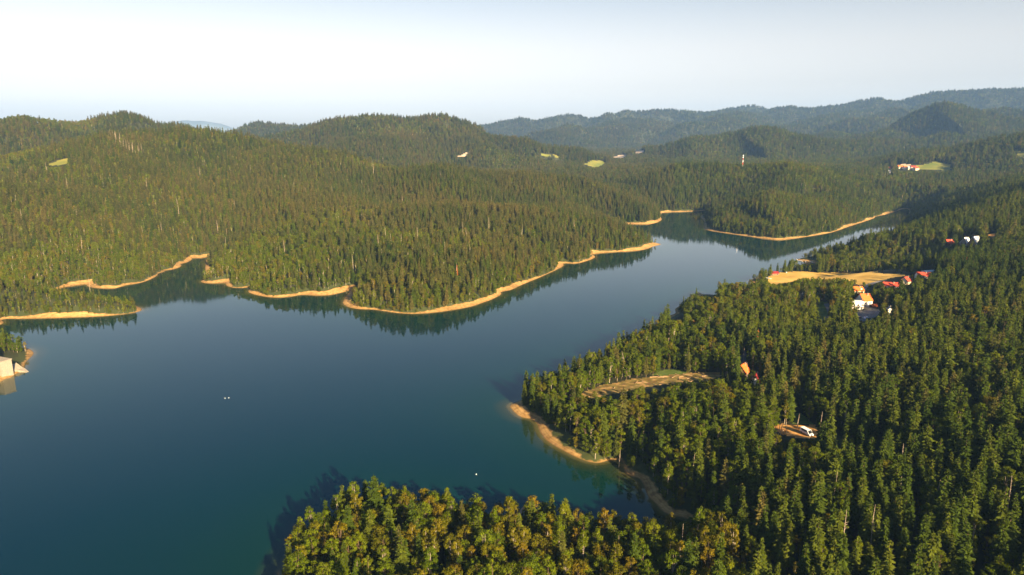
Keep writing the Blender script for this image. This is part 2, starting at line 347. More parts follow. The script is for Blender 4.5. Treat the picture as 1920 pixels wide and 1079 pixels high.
# faces, one mesh per kind of ground
nr, na = GX.shape
idx = np.arange(nr * na).reshape(nr, na)
quads = np.stack([idx[:-1, :-1], idx[:-1, 1:], idx[1:, 1:], idx[1:, :-1]], -1).reshape(-1, 4)
fc = cls[:-1, :-1].reshape(-1)
VV = np.stack([GX, GY, GZ], -1).reshape(-1, 3)
def grid_mesh(name, sel, mat_, zoff=None):
    q = quads[sel][:, ::-1]
    u, inv = np.unique(q, return_inverse=True)
    v = VV[u].copy()
    if zoff is not None: v[:, 2] = zoff
    me = bpy.data.meshes.new(name)
    me.vertices.add(len(u)); me.vertices.foreach_set('co', v.astype(np.float32).ravel())
    nq = len(q); me.loops.add(nq * 4); me.loops.foreach_set('vertex_index', inv.astype(np.int32).ravel())
    me.polygons.add(nq); me.polygons.foreach_set('loop_start', np.arange(0, nq * 4, 4, dtype=np.int32))
    me.polygons.foreach_set('use_smooth', np.ones(nq, bool))
    me.materials.append(mat_); me.update(); me.validate()
    return me, u
NAMES = {'ground': 'ground', 'beach': 'beach', 'meadow': 'meadow', 'pasture': 'pasture', 'lawn': 'lawn', 'slash': 'felled_clearing', 'dirt': 'dirt_clearing', 'gravel': 'gravel_yard', 'rockcut': 'bare_rock_ground'}
MATS = {'ground': 'floor', 'beach': 'beach', 'meadow': 'meadow', 'pasture': 'pasture', 'lawn': 'lawn', 'slash': 'slash', 'dirt': 'dirt', 'gravel': 'gravel', 'rockcut': 'rockcut'}
LBL = {'ground': 'wooded hills and forest floor around the lake', 'beach': 'bare sandy shore of the lake', 'meadow': 'golden dry meadow by the lake', 'pasture': 'pale green pastures on the far hills', 'lawn': 'mown green grass between trees', 'slash': 'brown felled clearing with branches', 'dirt': 'orange bare dirt patch', 'gravel': 'grey gravel yard and parking', 'rockcut': 'bare pale rock and earth far off'}
for ci, cname in enumerate(CL):
    sel = fc == ci
    if sel.any():
        me, u_ = grid_mesh(NAMES[cname], sel, M[MATS[cname]])
        if cname == 'beach':
            q_ = me.attributes.new('inland', 'FLOAT', 'POINT'); q_.data.foreach_set('value', (DSH - GBW).reshape(-1)[u_].astype(np.float32))
        tag(link(NAMES[cname], me), LBL[cname], kind='structure')

# ------------------------------------------------------------------ water
def water_mat():
    m, nt, N, L = mat('lake_water')
    out = N('ShaderNodeOutputMaterial'); b = N('ShaderNodeBsdfPrincipled'); L(b.outputs[0], out.inputs[0])
    at = N('ShaderNodeAttribute'); at.attribute_name = 'depth'
    r = N('ShaderNodeValToRGB'); cr = r.color_ramp
    cr.elements[0].position = 0; cr.elements[0].color = (.10, .085, .03, 1)
    cr.elements[1].position = 1; cr.elements[1].color = (.0007, .0150, .0225, 1)
    for p, c in ((.03, (.022, .032, .012, 1)), (.10, (.0014, .021, .016, 1)), (.45, (.0008, .0175, .0205, 1))):
        e = cr.elements.new(p); e.color = c
    L(at.outputs['Fac'], r.inputs[0]); L(r.outputs[0], b.inputs['Base Color'])
    b.inputs['IOR'].default_value = 1.333; b.inputs['Roughness'].default_value = .035
    g = N('ShaderNodeNewGeometry'); n = N('ShaderNodeTexNoise'); n.inputs['Scale'].default_value = .55; n.inputs['Detail'].default_value = 3; L(g.outputs['Position'], n.inputs['Vector'])
    pn = N('ShaderNodeTexNoise'); pn.inputs['Scale'].default_value = .006; pn.inputs['Detail'].default_value = 2; L(g.outputs['Position'], pn.inputs['Vector'])
    mr = N('ShaderNodeMapRange'); mr.inputs['From Min'].default_value = .38; mr.inputs['From Max'].default_value = .62; mr.inputs['To Min'].default_value = .02; mr.inputs['To Max'].default_value = .075
    L(pn.outputs['Fac'], mr.inputs['Value'])
    bp = N('ShaderNodeBump'); bp.inputs['Distance'].default_value = .12; L(mr.outputs[0], bp.inputs['Strength'])
    L(n.outputs['Fac'], bp.inputs['Height']); L(bp.outputs[0], b.inputs['Normal'])
    return m
M['water'] = water_mat()
wsel = (DSH[:-1, :-1] < 6).reshape(-1) & (GR[:-1, :-1] < 2150).reshape(-1)
me, u = grid_mesh('lake_water', wsel, M['water'], 0.0)
a = me.attributes.new('depth', 'FLOAT', 'POINT'); a.data.foreach_set('value', np.clip(-DSH.reshape(-1)[u] / 120., 0, 1).astype(np.float32))
tag(link('water', me), 'calm teal lake reflecting the wooded shore', kind='structure')
# the lake goes on under the drone, outside the picture
me = mesh_np('lake_water_near', [(-900, -60, -.02), (400, -60, -.02), (400, 100, -.02), (-900, 100, -.02)], [(0, 1, 2, 3)], [M['water']])
a = me.attributes.new('depth', 'FLOAT', 'POINT'); a.data.foreach_set('value', np.ones(4, np.float32))
tag(link('water', me), 'calm teal lake reflecting the wooded shore', kind='structure')

# ------------------------------------------------------------------ far pale mountains, the blue of distance haze mixed into their rock colour
pts = [(240,262),(290,240),(318,231),(340,226.5),(352,226),(362,227.5),(378,227),(395,229.5),(415,232.5),(430,238),(460,250),(520,262)]
V = []; Fq = []
for k, (px, py) in enumerate(pts):
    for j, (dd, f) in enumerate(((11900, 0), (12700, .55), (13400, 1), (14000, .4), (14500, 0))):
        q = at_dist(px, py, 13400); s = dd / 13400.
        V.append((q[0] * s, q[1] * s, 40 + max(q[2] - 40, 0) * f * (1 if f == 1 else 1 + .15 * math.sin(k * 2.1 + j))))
for k in range(len(pts) - 1):
    for j in range(4):
        Fq.append((k * 5 + j, k * 5 + j + 1, k * 5 + 6 + j, k * 5 + 5 + j))
M['haze_blue_rock'] = surface('haze_blue_rock', (.16, .22, .29), (.22, .28, .36), .002); me = mesh_np('far_mountains', V, Fq, [M['haze_blue_rock']]); me.polygons.foreach_set('use_smooth', np.ones(len(Fq), bool))
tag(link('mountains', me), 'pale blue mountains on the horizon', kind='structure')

# ------------------------------------------------------------------ tree kinds (crown and trunk meshes, 1 unit = 1 m at full size)
def tube(V, Fq, p0, p1, r0, r1, n=5):
    p0 = Vector(p0); p1 = Vector(p1); d = (p1 - p0).normalized()
    a = d.orthogonal().normalized(); b = d.cross(a); s = len(V)
    for p, r in ((p0, r0), (p1, r1)):
        for i in range(n):
            t = 2 * math.pi * i / n; V.append(tuple(p + (a * math.cos(t) + b * math.sin(t)) * r))
    for i in range(n):
        j = (i + 1) % n; Fq.append((s + i, s + j, s + n + j, s + n + i))
    Fq.append(tuple(s + n + i for i in range(n)))
def spruce_geo(seed, h=22., R=3.1, low=.12, whorls=19, power=.8, flat=0.):
    rd = random.Random(seed); V = []; Fq = []
    lop = [rd.uniform(.72, 1.2) for _ in range(5)]
    for w in range(whorls):
        if rd.random() < .07: continue
        t = (w + rd.uniform(-.3, .3)) / whorls; t = max(0, min(.985, t))
        z = h * (low + (1 - low) * t)
        rad = R * (min(1, (1 - t) ** power + flat * (1 - t) ** .3)) * rd.uniform(.82, 1.12) + .12
        if t < .12: rad *= .72 + 2 * t
        nb = max(6, int(13 - 5 * t)); ph = rd.uniform(0, 6.3)
        for k in range(nb):
            an = ph + 2 * math.pi * (k + rd.uniform(-.35, .35)) / nb
            L_ = rad * rd.uniform(.6, 1.15) * lop[int((an % 6.2832) / 6.2832 * 5) % 5]; zz = z + rd.uniform(-.35, .35)
            dr = -.30 * L_ * rd.uniform(.5, 1.4) if t < .75 else .15 * L_
            ca, sa = math.cos(an), math.sin(an); wd = L_ * rd.uniform(.20, .31) + .10
            mid = .55; s = len(V)
            V += [(0, 0, zz + .15), (ca * L_ * mid - sa * wd, sa * L_ * mid + ca * wd, zz + dr * .45 - .3), (ca * L_, sa * L_, zz + dr), (ca * L_ * mid + sa * wd, sa * L_ * mid - ca * wd, zz + dr * .45 - .3), (ca * L_ * mid, sa * L_ * mid, zz + dr * .3 + .1)]
            Fq += [(s, s + 1, s + 4), (s + 1, s + 2, s + 4), (s + 2, s + 3, s + 4), (s + 3, s, s + 4)]
            if rd.random() < .6:                       # a hanging side spray
                q = rd.uniform(.45, .95); s = len(V); o = rd.uniform(-.5, .5)
                bx, by, bz = ca * L_ * q - sa * o, sa * L_ * q + ca * o, zz + dr * q
                V += [(bx, by, bz + .2), (bx + rd.uniform(-.6, .6), by + rd.uniform(-.6, .6), bz - .9), (bx + ca * .5, by + sa * .5, bz - .25)]
                Fq += [(s, s + 1, s + 2)]
    s = len(V)
    V += [(.16, 0, h * .95), (-.08, .14, h * .95), (-.08, -.14, h * .95), (0, 0, h * 1.02)]
    Fq += [(s, s + 1, s + 3), (s + 1, s + 2, s + 3), (s + 2, s, s + 3)]
    TV = []; TF = []
    tube(TV, TF, (0, 0, -1), (0, 0, h * .55), .30, .2); tube(TV, TF, (0, 0, h * .55), (0, 0, h * .96), .2, .04)
    return V, Fq, TV, TF
def leafy_geo(seed, h=19., rx=3.4, cz=.60, rz=.36, clumps=30, leaves=38, size=.62, trunk=.26):
    rd = random.Random(seed); V = []; Fq = []; TV = []; TF = []
    tube(TV, TF, (0, 0, -1), (0, 0, h * .5), trunk, trunk * .72); tube(TV, TF, (0, 0, h * .5), (rd.uniform(-.4, .4), rd.uniform(-.4, .4), h * .9), trunk * .72, .04)
    lop = [rd.uniform(.75, 1.2) for _ in range(6)]
    for c in range(clumps):
        u = rd.uniform(-.95, 1); an = rd.uniform(0, 6.283); f = math.sqrt(max(0, 1 - u * u)) if u > -.2 else math.sqrt(max(0, 1 - u * u)) * .85
        k = rd.uniform(.62, 1.0) * lop[int(an / 6.2832 * 6) % 6]
        cc = Vector((math.cos(an) * rx * f * k, math.sin(an) * rx * f * k, h * cz + u * h * rz * rd.uniform(.8, 1.02)))
        cr = rd.uniform(.26, .46) * rx
        if c % 4 == 0: tube(TV, TF, (0, 0, h * rd.uniform(.3, .6)), tuple(cc), trunk * .34, .04, 4)
        for l in range(leaves):
            d = Vector((rd.gauss(0, 1), rd.gauss(0, 1), rd.gauss(0, .8))).normalized()
            p = cc + Vector((d.x, d.y, d.z * .75)) * cr * rd.uniform(.45, 1.08)
            nrm = (d + Vector((rd.gauss(0, .5), rd.gauss(0, .5), rd.gauss(.25, .5)))).normalized()
            a = nrm.orthogonal().normalized(); a.rotate(Matrix.Rotation(rd.uniform(0, 6.28), 3, nrm)); b = nrm.cross(a)
            sz = size * rd.uniform(.6, 1.25); s = len(V)
            V += [tuple(p - a * sz * .5), tuple(p + b * sz * .34), tuple(p + a * sz * .6), tuple(p - b * sz * .34)]
            Fq.append((s, s + 1, s + 2, s + 3))
    return V, Fq, TV, TF
def snag_geo(seed, h=17., forks=9):
    rd = random.Random(seed); V = []; Fq = []
    x = y = 0.
    p = (0, 0, -1)
    for k in range(4):
        q = (p[0] + rd.uniform(-.25, .25), p[1] + rd.uniform(-.25, .25), h * (k + 1) / 4)
        tube(V, Fq, p, q, .34 - .07 * k, .27 - .07 * k + .01); p = q
    for k in range(forks):
        z = h * rd.uniform(.45, .95); an = rd.uniform(0, 6.28); L_ = rd.uniform(.8, 2.6) * (1.25 - z / h)
        tube(V, Fq, (0, 0, z), (math.cos(an) * L_, math.sin(an) * L_, z + L_ * rd.uniform(-.2, .7)), .09, .025, 4)
    return V, Fq
KINDS = {}
def kind(name, geo, crown_mat, bark_mat):
    V, Fq, TV, TF = geo
    cm = mesh_np(name + '_crown', V, Fq, [M[crown_mat]]); tm = mesh_np(name + '_trunk', TV, TF, [M[bark_mat]])
    n = len(V); whole = mesh_np(name, V + TV, Fq + [tuple(i + n for i in f) for f in TF], [M[crown_mat], M[bark_mat]], [0] * len(Fq) + [1] * len(TF))
    KINDS[name] = (cm, tm, whole)
for k in range(4):
    kind(f'spruce_{k}', spruce_geo(10 + k, 22 + 1.0 * k, 3.5 + .25 * k, .08 + .03 * (k % 3), 19 + k, .66 + .05 * k, .12 + .16 * (k % 2)), 'spruce', 'bark')
for k in range(4):
    kind(f'dry_{k}', spruce_geo(30 + k, 22 + .8 * k, 3.3 + .25 * k, .08 + .05 * (k % 3), 18 + k, .64 + .05 * k, .16 + .14 * (k % 2)), 'dryspruce', 'bark')
for k, (h, rx, cz, rz) in enumerate(((19, 3.6, .54, .44), (20, 2.9, .56, .43), (17, 4.2, .53, .45), (19, 3.2, .56, .42))):
    kind(f'beech_{k}', leafy_geo(50 + k, h, rx, cz, rz, 46, 62, .56), 'beech', 'bark' if k != 1 else 'birch')
for k, (h, rx, cz, rz) in enumerate(((20, 3.1, .57, .41), (21, 2.6, .62, .36), (18, 3.7, .55, .43))):
    kind(f'olive_{k}', leafy_geo(70 + k, h, rx, cz, rz, 42, 58, .55), 'olive', 'birch' if k == 1 else 'bark')
RED = spruce_geo(90, 22, 2.4, .2, 18, .7); kind('red', RED, 'red', 'bark')
SNAGS = [mesh_np(f'snag_{k}', *snag_geo(100 + k, 16 + 2 * k, 7 + 3 * k), [M['bare']]) for k in range(3)]
CON = [f'spruce_{k}' for k in range(4)] + [f'dry_{k}' for k in range(4)]
LEAF = [f'beech_{k}' for k in range(4)] + [f'olive_{k}' for k in range(3)]
# ------------------------------------------------------------------ planting
rad = math.radians
SUN_AZ, SUN_EL = rad(151), rad(21)           # clockwise from the viewing direction: behind the drone, to the right
REG = {
 'lakeside': [(940,780),(1160,630),(1300,545),(1420,525),(1490,480),(1720,470),(1780,500),(1700,560),(1640,640),(1500,650),(1400,640),(1320,680),(1150,720),(1060,860)],
 'headland': [(480,1400),(520,960),(750,890),(900,930),(1050,970),(1330,985),(1390,1079),(1390,1400)],
 'corner': [(1390,1050),(1560,990),(1700,970),(1840,1010),(2000,1060),(2100,1400),(1390,1400)],
 'low_point': [(-200,640),(-200,560),(0,545),(110,540),(280,560),(280,640)],
 'knoll': [(1290,470),(1300,330),(1480,290),(1720,330),(1720,400),(1560,450)],
 'dam_point': [(-200,760),(-200,600),(80,600),(80,760)],
}
# what a sight line must keep clear: the clearings and houses seen in the photograph
SEE = [px for c_ in AREAS if c_ not in ('lawn', 'gravel', 'meadow', 'slash') for px, _ in AREAS[c_]]
SEE += [[(1437,528),(1446,521),(1470,514.5),(1500,511.5),(1540,512),(1600,513.5),(1650,514),(1694,515),(1690,520),(1668,523),(1652,527),(1636,533),(1625,530),(1600,522),(1560,519),(1500,520),(1480,529),(1455,532)]]
SEE += [[(1092,742),(1130,728),(1180,715),(1240,707),(1345,701),(1346,707),(1235,715),(1180,723),(1135,738)]]
SEE += [[(1600,588),(1640,583),(1650,586),(1640,594),(1606,600)], [(1532,570),(1550,572),(1552,585),(1540,592)], [(1232,700),(1270,694),(1288,699),(1240,706)]]
def rect(x0, y0, x1, y1): SEE.append([(x0, y0), (x1, y0), (x1, y1), (x0, y1)])
for rr in ((1599,535,1615,546),(1600,559,1611,572),(1612,555,1627,572),(1657,525,1682,536),(1690,518,1706,531),(1722,510,1740,519),(1733,505,1752,511),(1820,443,1834,459),(1803,445,1817,457),(1773,447,1786,457),
           (1384,682,1401,700),(1410,702,1421,716),(1448,509,1456,513),(1437,521,1442,525),(1662,576,1672,590),(1634,572,1642,577),(1664,318,1671,327),(1684,308,1722,320),(1612,575,1652,583),(1615,541,1634,545),(1496,551,1508,560),
           (1493,486,1530,494),(1254,588,1282,598),(0,662,50,702),(45,660,64,690),(1390,660,1400,680),(968,955,985,966),(1307,546,1345,554)):
    rect(*rr)

def spacing(r): return np.maximum(4.9, r * .0033)
X = []; Y = []
r = 140.
while r < 9300:
    s = float(spacing(np.array(r))); n = int((AZ[-1] - AZ[0] - .02) * r / s)
    k = np.arange(n)
    a = AZ[0] + .01 + (k + RNG.uniform(-.42, .42, n) + .5) * s / r
    rr = r + RNG.uniform(-.42, .42, n) * s
    X.append(rr * np.sin(a)); Y.append(rr * np.cos(a)); r += s * .93
X = np.concatenate(X); Y = np.concatenate(Y)
R_ = np.hypot(X, Y)
D_ = sample(DSH, X, Y); B_ = sample(GBW, X, Y); Z_ = sample(GZ, X, Y)
shrub = np.zeros(len(X), bool)
# shore shrubs: a second, denser sowing along the edge of the sand
n2 = 90000
a2 = RNG.uniform(AZ[0] + .02, AZ[-1] - .02, n2); r2 = np.exp(RNG.uniform(math.log(200), math.log(2000), n2))
x2, y2 = r2 * np.sin(a2), r2 * np.cos(a2); d2 = sample(DSH, x2, y2); b2 = sample(GBW, x2, y2)
clump = fbm(x2 / 14., y2 / 14., 61, 2)
k2 = (d2 > b2 * .75) & (d2 < b2 + 9) & (clump > -.4) & (RNG.random(n2) < 1.1 * np.clip(r2 / 700., .3, 1) ** 2)
X = np.concatenate([X, x2[k2]]); Y = np.concatenate([Y, y2[k2]]); shrub = np.concatenate([shrub, np.ones(k2.sum(), bool)])
R_ = np.hypot(X, Y); D_ = sample(DSH, X, Y); B_ = sample(GBW, X, Y); Z_ = sample(GZ, X, Y)
ok = shrub | (D_ > B_ + .3)
ok &= D_ > 1.2
ok &= shrub | (RNG.random(len(X)) > .05 + .30 * np.clip(fbm(X / 34., Y / 34., 71, 2) - .12, 0, 1) * (R_ < 2500))
ci = sample(cls.astype(float), X, Y) > 1.2
brush = (np.abs(sample(cls.astype(float), X, Y) - 5) < .1) & (RNG.random(len(X)) < .5)
shrub |= brush
ok &= ~ci | brush | ((np.abs(sample(cls.astype(float), X, Y) - 3) < .1) & (RNG.random(len(X)) < .10) & (R_ > 1400))
def keep(mask):
    global X, Y, R_, D_, B_, Z_, shrub
    X, Y, R_, D_, B_, Z_, shrub = (q[mask] for q in (X, Y, R_, D_, B_, Z_, shrub))
keep(ok)
# drop what lies deep behind a ridge
ELV = (GZ + 6 - H) / GR
CMX = np.maximum.accumulate(ELV, axis=0)
hor = sample(CMX, X * (1 - 25 / R_), Y * (1 - 25 / R_))
keep((Z_ + 30 - H) / R_ > hor - .012 - 12. / R_)
n = len(X)
PX, PY, _ = project(np.stack([X, Y, Z_], -1))
inreg = {k: in_poly(PX, PY, REG[k]) for k in REG}
u = RNG.random(n); u2 = RNG.random(n); u3 = RNG.random(n)
big = fbm(X / 120., Y / 120., 31, 3); big2 = fbm(X / 260., Y / 260., 37, 3)
north = (PX < 1265) & (PY < 605)
right = ~north & (R_ < 2000) & ~inreg['knoll']
pl = np.full(n, .16) + np.clip(big2, 0, 1) * .5 + np.clip(big, 0, 1) * .25
pl = np.where(north, .06 + np.clip(big2 + .02, 0, 1) * 1.1 + np.clip(big, 0, 1) * .4 + np.clip((720 - PX) / 900, 0, .36), pl)
pl = np.where(right, .38 + .9 * np.clip(big, -.25, .6), pl)
pl = np.where(inreg['knoll'], .42 + .8 * big, pl)
pl = np.where(inreg['lakeside'], .66 + .6 * big, pl)
pl = np.where(inreg['corner'], .72 + .6 * big, pl)
pl = np.where(inreg['low_point'] | inreg['dam_point'], .8, pl)
pl = np.where(inreg['headland'], .90 + .2 * big, pl)
pl = np.where((D_ < 24) & (R_ < 2000), np.maximum(pl, .74 - .35 * (R_ > 900)), pl)
leaf = (u < pl) | shrub
pdry = np.where(north, .78 + .4 * big, np.where(right, .16 + .3 * big, np.where(inreg['knoll'], .35, .5)))
dry = u2 < pdry
polive = np.where(inreg['headland'], .42 + .5 * big, np.where(north, .3, np.where(inreg['corner'], .2, .14)))
olive = u2 < polive
variant = np.where(leaf, np.where(olive, 4 + (u3 * 3).astype(int), (u3 * 4).astype(int)), np.where(dry, 4 + (u3 * 4).astype(int), (u3 * 4).astype(int)))
sc = RNG.uniform(.36, 1.0, n) ** .85 * (1 + .14 * big)
sc = np.where(leaf, sc * .95, sc)
sc = np.where(leaf & north, sc * .78, sc)
sc = np.where(inreg['low_point'], sc * .62, sc); sc = np.where(inreg['dam_point'], sc * .7, sc)
sc = np.where((D_ < 20), sc * np.clip(np.where(PX < 1265, .78, .55) + D_ / 45., .3, 1), sc)
sc = np.where(shrub, RNG.uniform(.12, .36, n), sc)
sc = np.where(inreg['corner'] & leaf, sc * .72, sc)
sc = np.where(inreg['lakeside'], sc * .88, sc)
sc = np.where(right & (R_ > 1000) & (D_ < 60), sc * .8, sc)
sc = np.where(right & ~leaf, sc * 1.06, sc)
wide = np.clip(spacing(R_) / 5.2, 1, 9)
SXY = sc * wide ** .8 * np.where(leaf, 1.0, 1.05) * RNG.uniform(.88, 1.15, n); SZ = sc * wide ** .22
SXY = np.where(shrub, SXY * 1.5, SXY)
HT = np.where(leaf, 20., 23.5)
# keep the sight lines to the clearings free: what would stand in them is younger and lower, or absent
_, _, dep = project(np.stack([X, Y, Z_ + 10], -1))
def in_sight(ids, f):
    tx, ty, _ = project(np.stack([X[ids], Y[ids], Z_[ids] + HT[ids] * SZ[ids] * f], -1))
    px, py = PX[ids], PY[ids]; hit = np.zeros(len(ids), bool); cw = 2.4 * SXY[ids] * math.sqrt(f) * F / dep[ids]
    for poly in SEE:
        P = np.array(poly); x0, y0 = P.min(0); x1, y1 = P.max(0)
        k = np.where((px > x0 - 8) & (px < x1 + 8) & (py > y0) & (ty < y1) & ~hit)[0]
        if not len(k): continue
        h = np.zeros(len(k), bool)
        for t in np.linspace(.0, .97, 9):
            yy = py[k] * (1 - t) + ty[k] * t
            for o in ((-.55, 0, .55) if t < .85 else (0,)):
                h |= in_poly(px[k] + o * cw[k] * (1 - .5 * t), yy, poly)
        hit[k[h]] = True
    return hit & ~((SZ[ids] < .3) & brushy[ids])
brushy = shrub & (np.abs(sample(cls.astype(float), X, Y) - 5) < .1)
ids = np.arange(n); bad = ids[in_sight(ids, 1.0)]
for f in (.62, .4, .25, .14):
    hit = in_sight(bad, f); good = bad[~hit]
    SZ[good] *= f; SXY[good] *= math.sqrt(f); bad = bad[hit]
cut = np.zeros(n, bool); cut[bad] = True
# sunlit clearings and roofs: the trees that would shade them are gone
LIT = [(p, .95) for p in (w_ for _, w_ in AREAS['dirt'])] + [(w_, .6) for _, w_ in AREAS['slash']] + [(w_, .97) for _, w_ in AREAS['meadow']]
for hx, hy in ((1606,550),(1619,575),(1606,580),(1669,541),(1698,533),(1730,522),(1827,461),(1810,459),(1779,460),(1392,702),(1416,722),(1667,590)):
    q = G(hx, hy); LIT.append(([(q[0] + 6 * math.cos(t), q[1] + 6 * math.sin(t)) for t in np.linspace(0, 5.5, 8)], .95))
LIT.append((Gpoly([(955,761),(1000,796),(1015,826),(1060,852),(1120,868),(1150,862),(1110,856),(1060,836),(1024,800),(1000,780)]), .75))
shx, shy = -math.sin(SUN_AZ) / math.tan(SUN_EL), -math.cos(SUN_AZ) / math.tan(SUN_EL)
for poly, pr in LIT:
    P = np.array(poly); x0, y0 = P.min(0) - 70; x1, y1 = P.max(0) + 70
    c_ = np.where((X > x0) & (X < x1) & (Y > y0) & (Y < y1) & ~cut)[0]
    for t in (.25, .45, .65, .85, .97):
        h_ = HT[c_] * SZ[c_] * t
        cut[c_[in_poly(X[c_] + shx * h_, Y[c_] + shy * h_, poly) & (RNG.random(len(c_)) < pr)]] = True
TX, TY, dep = project(np.stack([X, Y, Z_ + HT * SZ], -1))
sel = ~cut
X, Y, Z_, R_, D_, PX, PY, TX, TY, dep, leaf, variant, SXY, SZ, HT, shrub = (q[sel] for q in (X, Y, Z_, R_, D_, PX, PY, TX, TY, dep, leaf, variant, SXY, SZ, HT, shrub))
n = len(X)
ROT = RNG.uniform(0, 6.283, n)
print('trees', n, 'broadleaf', int(leaf.sum()))

# individuals: of each kind the 300 that show largest
app = HT * SZ / dep
MY = PY * .35 + TY * .65
inside = (PX > 2) & (PX < 1918) & (MY > 200) & (MY < 1074) & ~shrub
single = np.zeros(n, bool)
for isleaf in (False, True):
    c_ = np.where(inside & (leaf == isleaf))[0]
    single[c_[np.argsort(-app[c_])[:298]]] = True

LAND = [(560,1040,'the western tip of the near wooded point'),(750,960,'the crest of the near wooded point'),(860,1060,'the bare dead trunk on the near point'),(975,965,'the little lake dock'),(1097,985,'the narrow inlet'),(1250,955,'the curved sandy bay'),(1100,870,'the sandy shore strip'),(1000,780,'the sandy spit tip'),
        (1180,725,'the brown felled clearing'),(1490,812,'the orange dirt clearing'),(1392,692,'the red roofed forest cabin'),(1395,1040,'the foot of the inlet woods'),(1575,1000,'the tall bare snag'),(1690,900,'the twin pale dead trunks'),(1700,1030,'the young bright green grove'),(1820,1060,'the white birch stems'),(1850,860,'the dark hollow in the right-hand forest'),(1780,720,'the right-hand conifer slope'),(1620,740,'the forest behind the dirt clearing'),(1545,880,'the forest below the dirt clearing'),(1612,570,'the white walled orange roofed house'),(1330,930,'the woods behind the curved bay')]
def where_phrase(px, py):
    b = min(LAND, key=lambda q: (q[0] - px) ** 2 + ((q[1] - py) * 1.3) ** 2)
    dx, dy = px - b[0], py - b[1]; dd = math.hypot(dx, dy)
    if dd < 28: w = 'right at'
    elif abs(dx) > abs(dy) * 1.4: w = 'left of' if dx < 0 else 'right of'
    else: w = 'in front of' if dy > 0 else 'behind'
    if dd > 75: w = {'left of': 'well left of', 'right of': 'well right of', 'in front of': 'well in front of', 'behind': 'well behind'}.get(w, w)
    return f'{w} {b[2]}'
cnt = {}
for i in np.where(single)[0]:
    isleaf = bool(leaf[i]); kn = (LEAF if isleaf else CON)[variant[i]]
    cm, tm, _ = KINDS[kn]
    h = HT[i] * SZ[i]
    o = empty('broadleaf_tree' if isleaf else 'conifer_tree', (X[i], Y[i], Z_[i]), ROT[i])
    o.scale = (SXY[i], SXY[i], SZ[i])
    o.rotation_euler = (random.uniform(-.04, .04), random.uniform(-.04, .04), ROT[i])
    link('crown', cm, o); link('trunk', tm, o)
    size = 'tall' if h > (20 if isleaf else 25) else ('low' if h < (13 if isleaf else 17) else 'mid-height')
    slim = 'slim' if SXY[i] < SZ[i] * .97 else 'wide'
    if isleaf: txt = f"{size} {slim} {'olive-gold' if variant[i] > 3 else 'fresh green'} leafy tree "
    else: txt = f"{size} {slim} {'olive-brown' if variant[i] > 3 else 'dark green'} conifer "
    ph = where_phrase(PX[i], MY[i]); lab = txt + ph
    w_ = lab.split()
    tag(o, ' '.join(w_[:16]), 'tree', ('leafy trees ' if isleaf else 'conifers ') + ph)

# the rest of the forest: one object per kind, its trees instanced on points
def forest(name, label, sel, kinds):
    P = np.stack([X[sel], Y[sel], Z_[sel]], -1).astype(np.float32)
    me = bpy.data.meshes.new(name + '_points'); me.vertices.add(len(P)); me.vertices.foreach_set('co', P.ravel())
    for an, ty, key, dat in (('scl', 'FLOAT_VECTOR', 'vector', np.stack([SXY[sel], SXY[sel], SZ[sel]], -1)), ('rotz', 'FLOAT_VECTOR', 'vector', np.stack([RNG.uniform(-.05, .05, len(P)), RNG.uniform(-.05, .05, len(P)), ROT[sel]], -1))):
        a_ = me.attributes.new(an, ty, 'POINT'); a_.data.foreach_set(key, dat.astype(np.float32).ravel())
    a_ = me.attributes.new('idx', 'INT', 'POINT'); a_.data.foreach_set('value', variant[sel].astype(np.int32))
    for kn in kinds:
        for mm_ in KINDS[kn][2].materials:
            if mm_.name not in [q.name for q in me.materials]: me.materials.append(mm_)
    o = tag(link(name, me), label, kind='stuff')
    ng = bpy.data.node_groups.new(name, 'GeometryNodeTree')
    ng.interface.new_socket('Geometry', in_out='INPUT', socket_type='NodeSocketGeometry'); ng.interface.new_socket('Geometry', in_out='OUTPUT', socket_type='NodeSocketGeometry')
    N = ng.nodes.new; L = ng.links.new
    gi = N('NodeGroupInput'); go = N('NodeGroupOutput'); g2i = N('GeometryNodeGeometryToInstance')
    for kn in reversed(kinds):
        po = bpy.data.objects.new(kn + '_source', KINDS[kn][2])
        oi = N('GeometryNodeObjectInfo'); oi.inputs['Object'].default_value = po; oi.inputs['As Instance'].default_value = False
        L(oi.outputs['Geometry'], g2i.inputs[0])
    def attr(nm, ty):
        q = N('GeometryNodeInputNamedAttribute'); q.data_type = ty; q.inputs['Name'].default_value = nm
        return next(s_ for s_ in q.outputs if s_.name == 'Attribute' and s_.enabled)
    iop = N('GeometryNodeInstanceOnPoints'); iop.inputs['Pick Instance'].default_value = True
    L(gi.outputs[0], iop.inputs['Points']); L(g2i.outputs[0], iop.inputs['Instance'])
    L(attr('idx', 'INT'), iop.inputs['Instance Index']); L(attr('scl', 'FLOAT_VECTOR'), iop.inputs['Scale'])
    e2r = N('FunctionNodeEulerToRotation'); L(attr('rotz', 'FLOAT_VECTOR'), e2r.inputs[0]); L(e2r.outputs[0], iop.inputs['Rotation'])
    L(iop.outputs[0], go.inputs[0])
    md = o.modifiers.new('planting', 'NODES'); md.node_group = ng
    return o
forest('conifer_forest', 'dense conifer forest over the hills around the lake', ~single & ~leaf, CON)
forest('broadleaf_forest', 'green broadleaf trees and bushes mixed through the forest', ~single & leaf, LEAF)

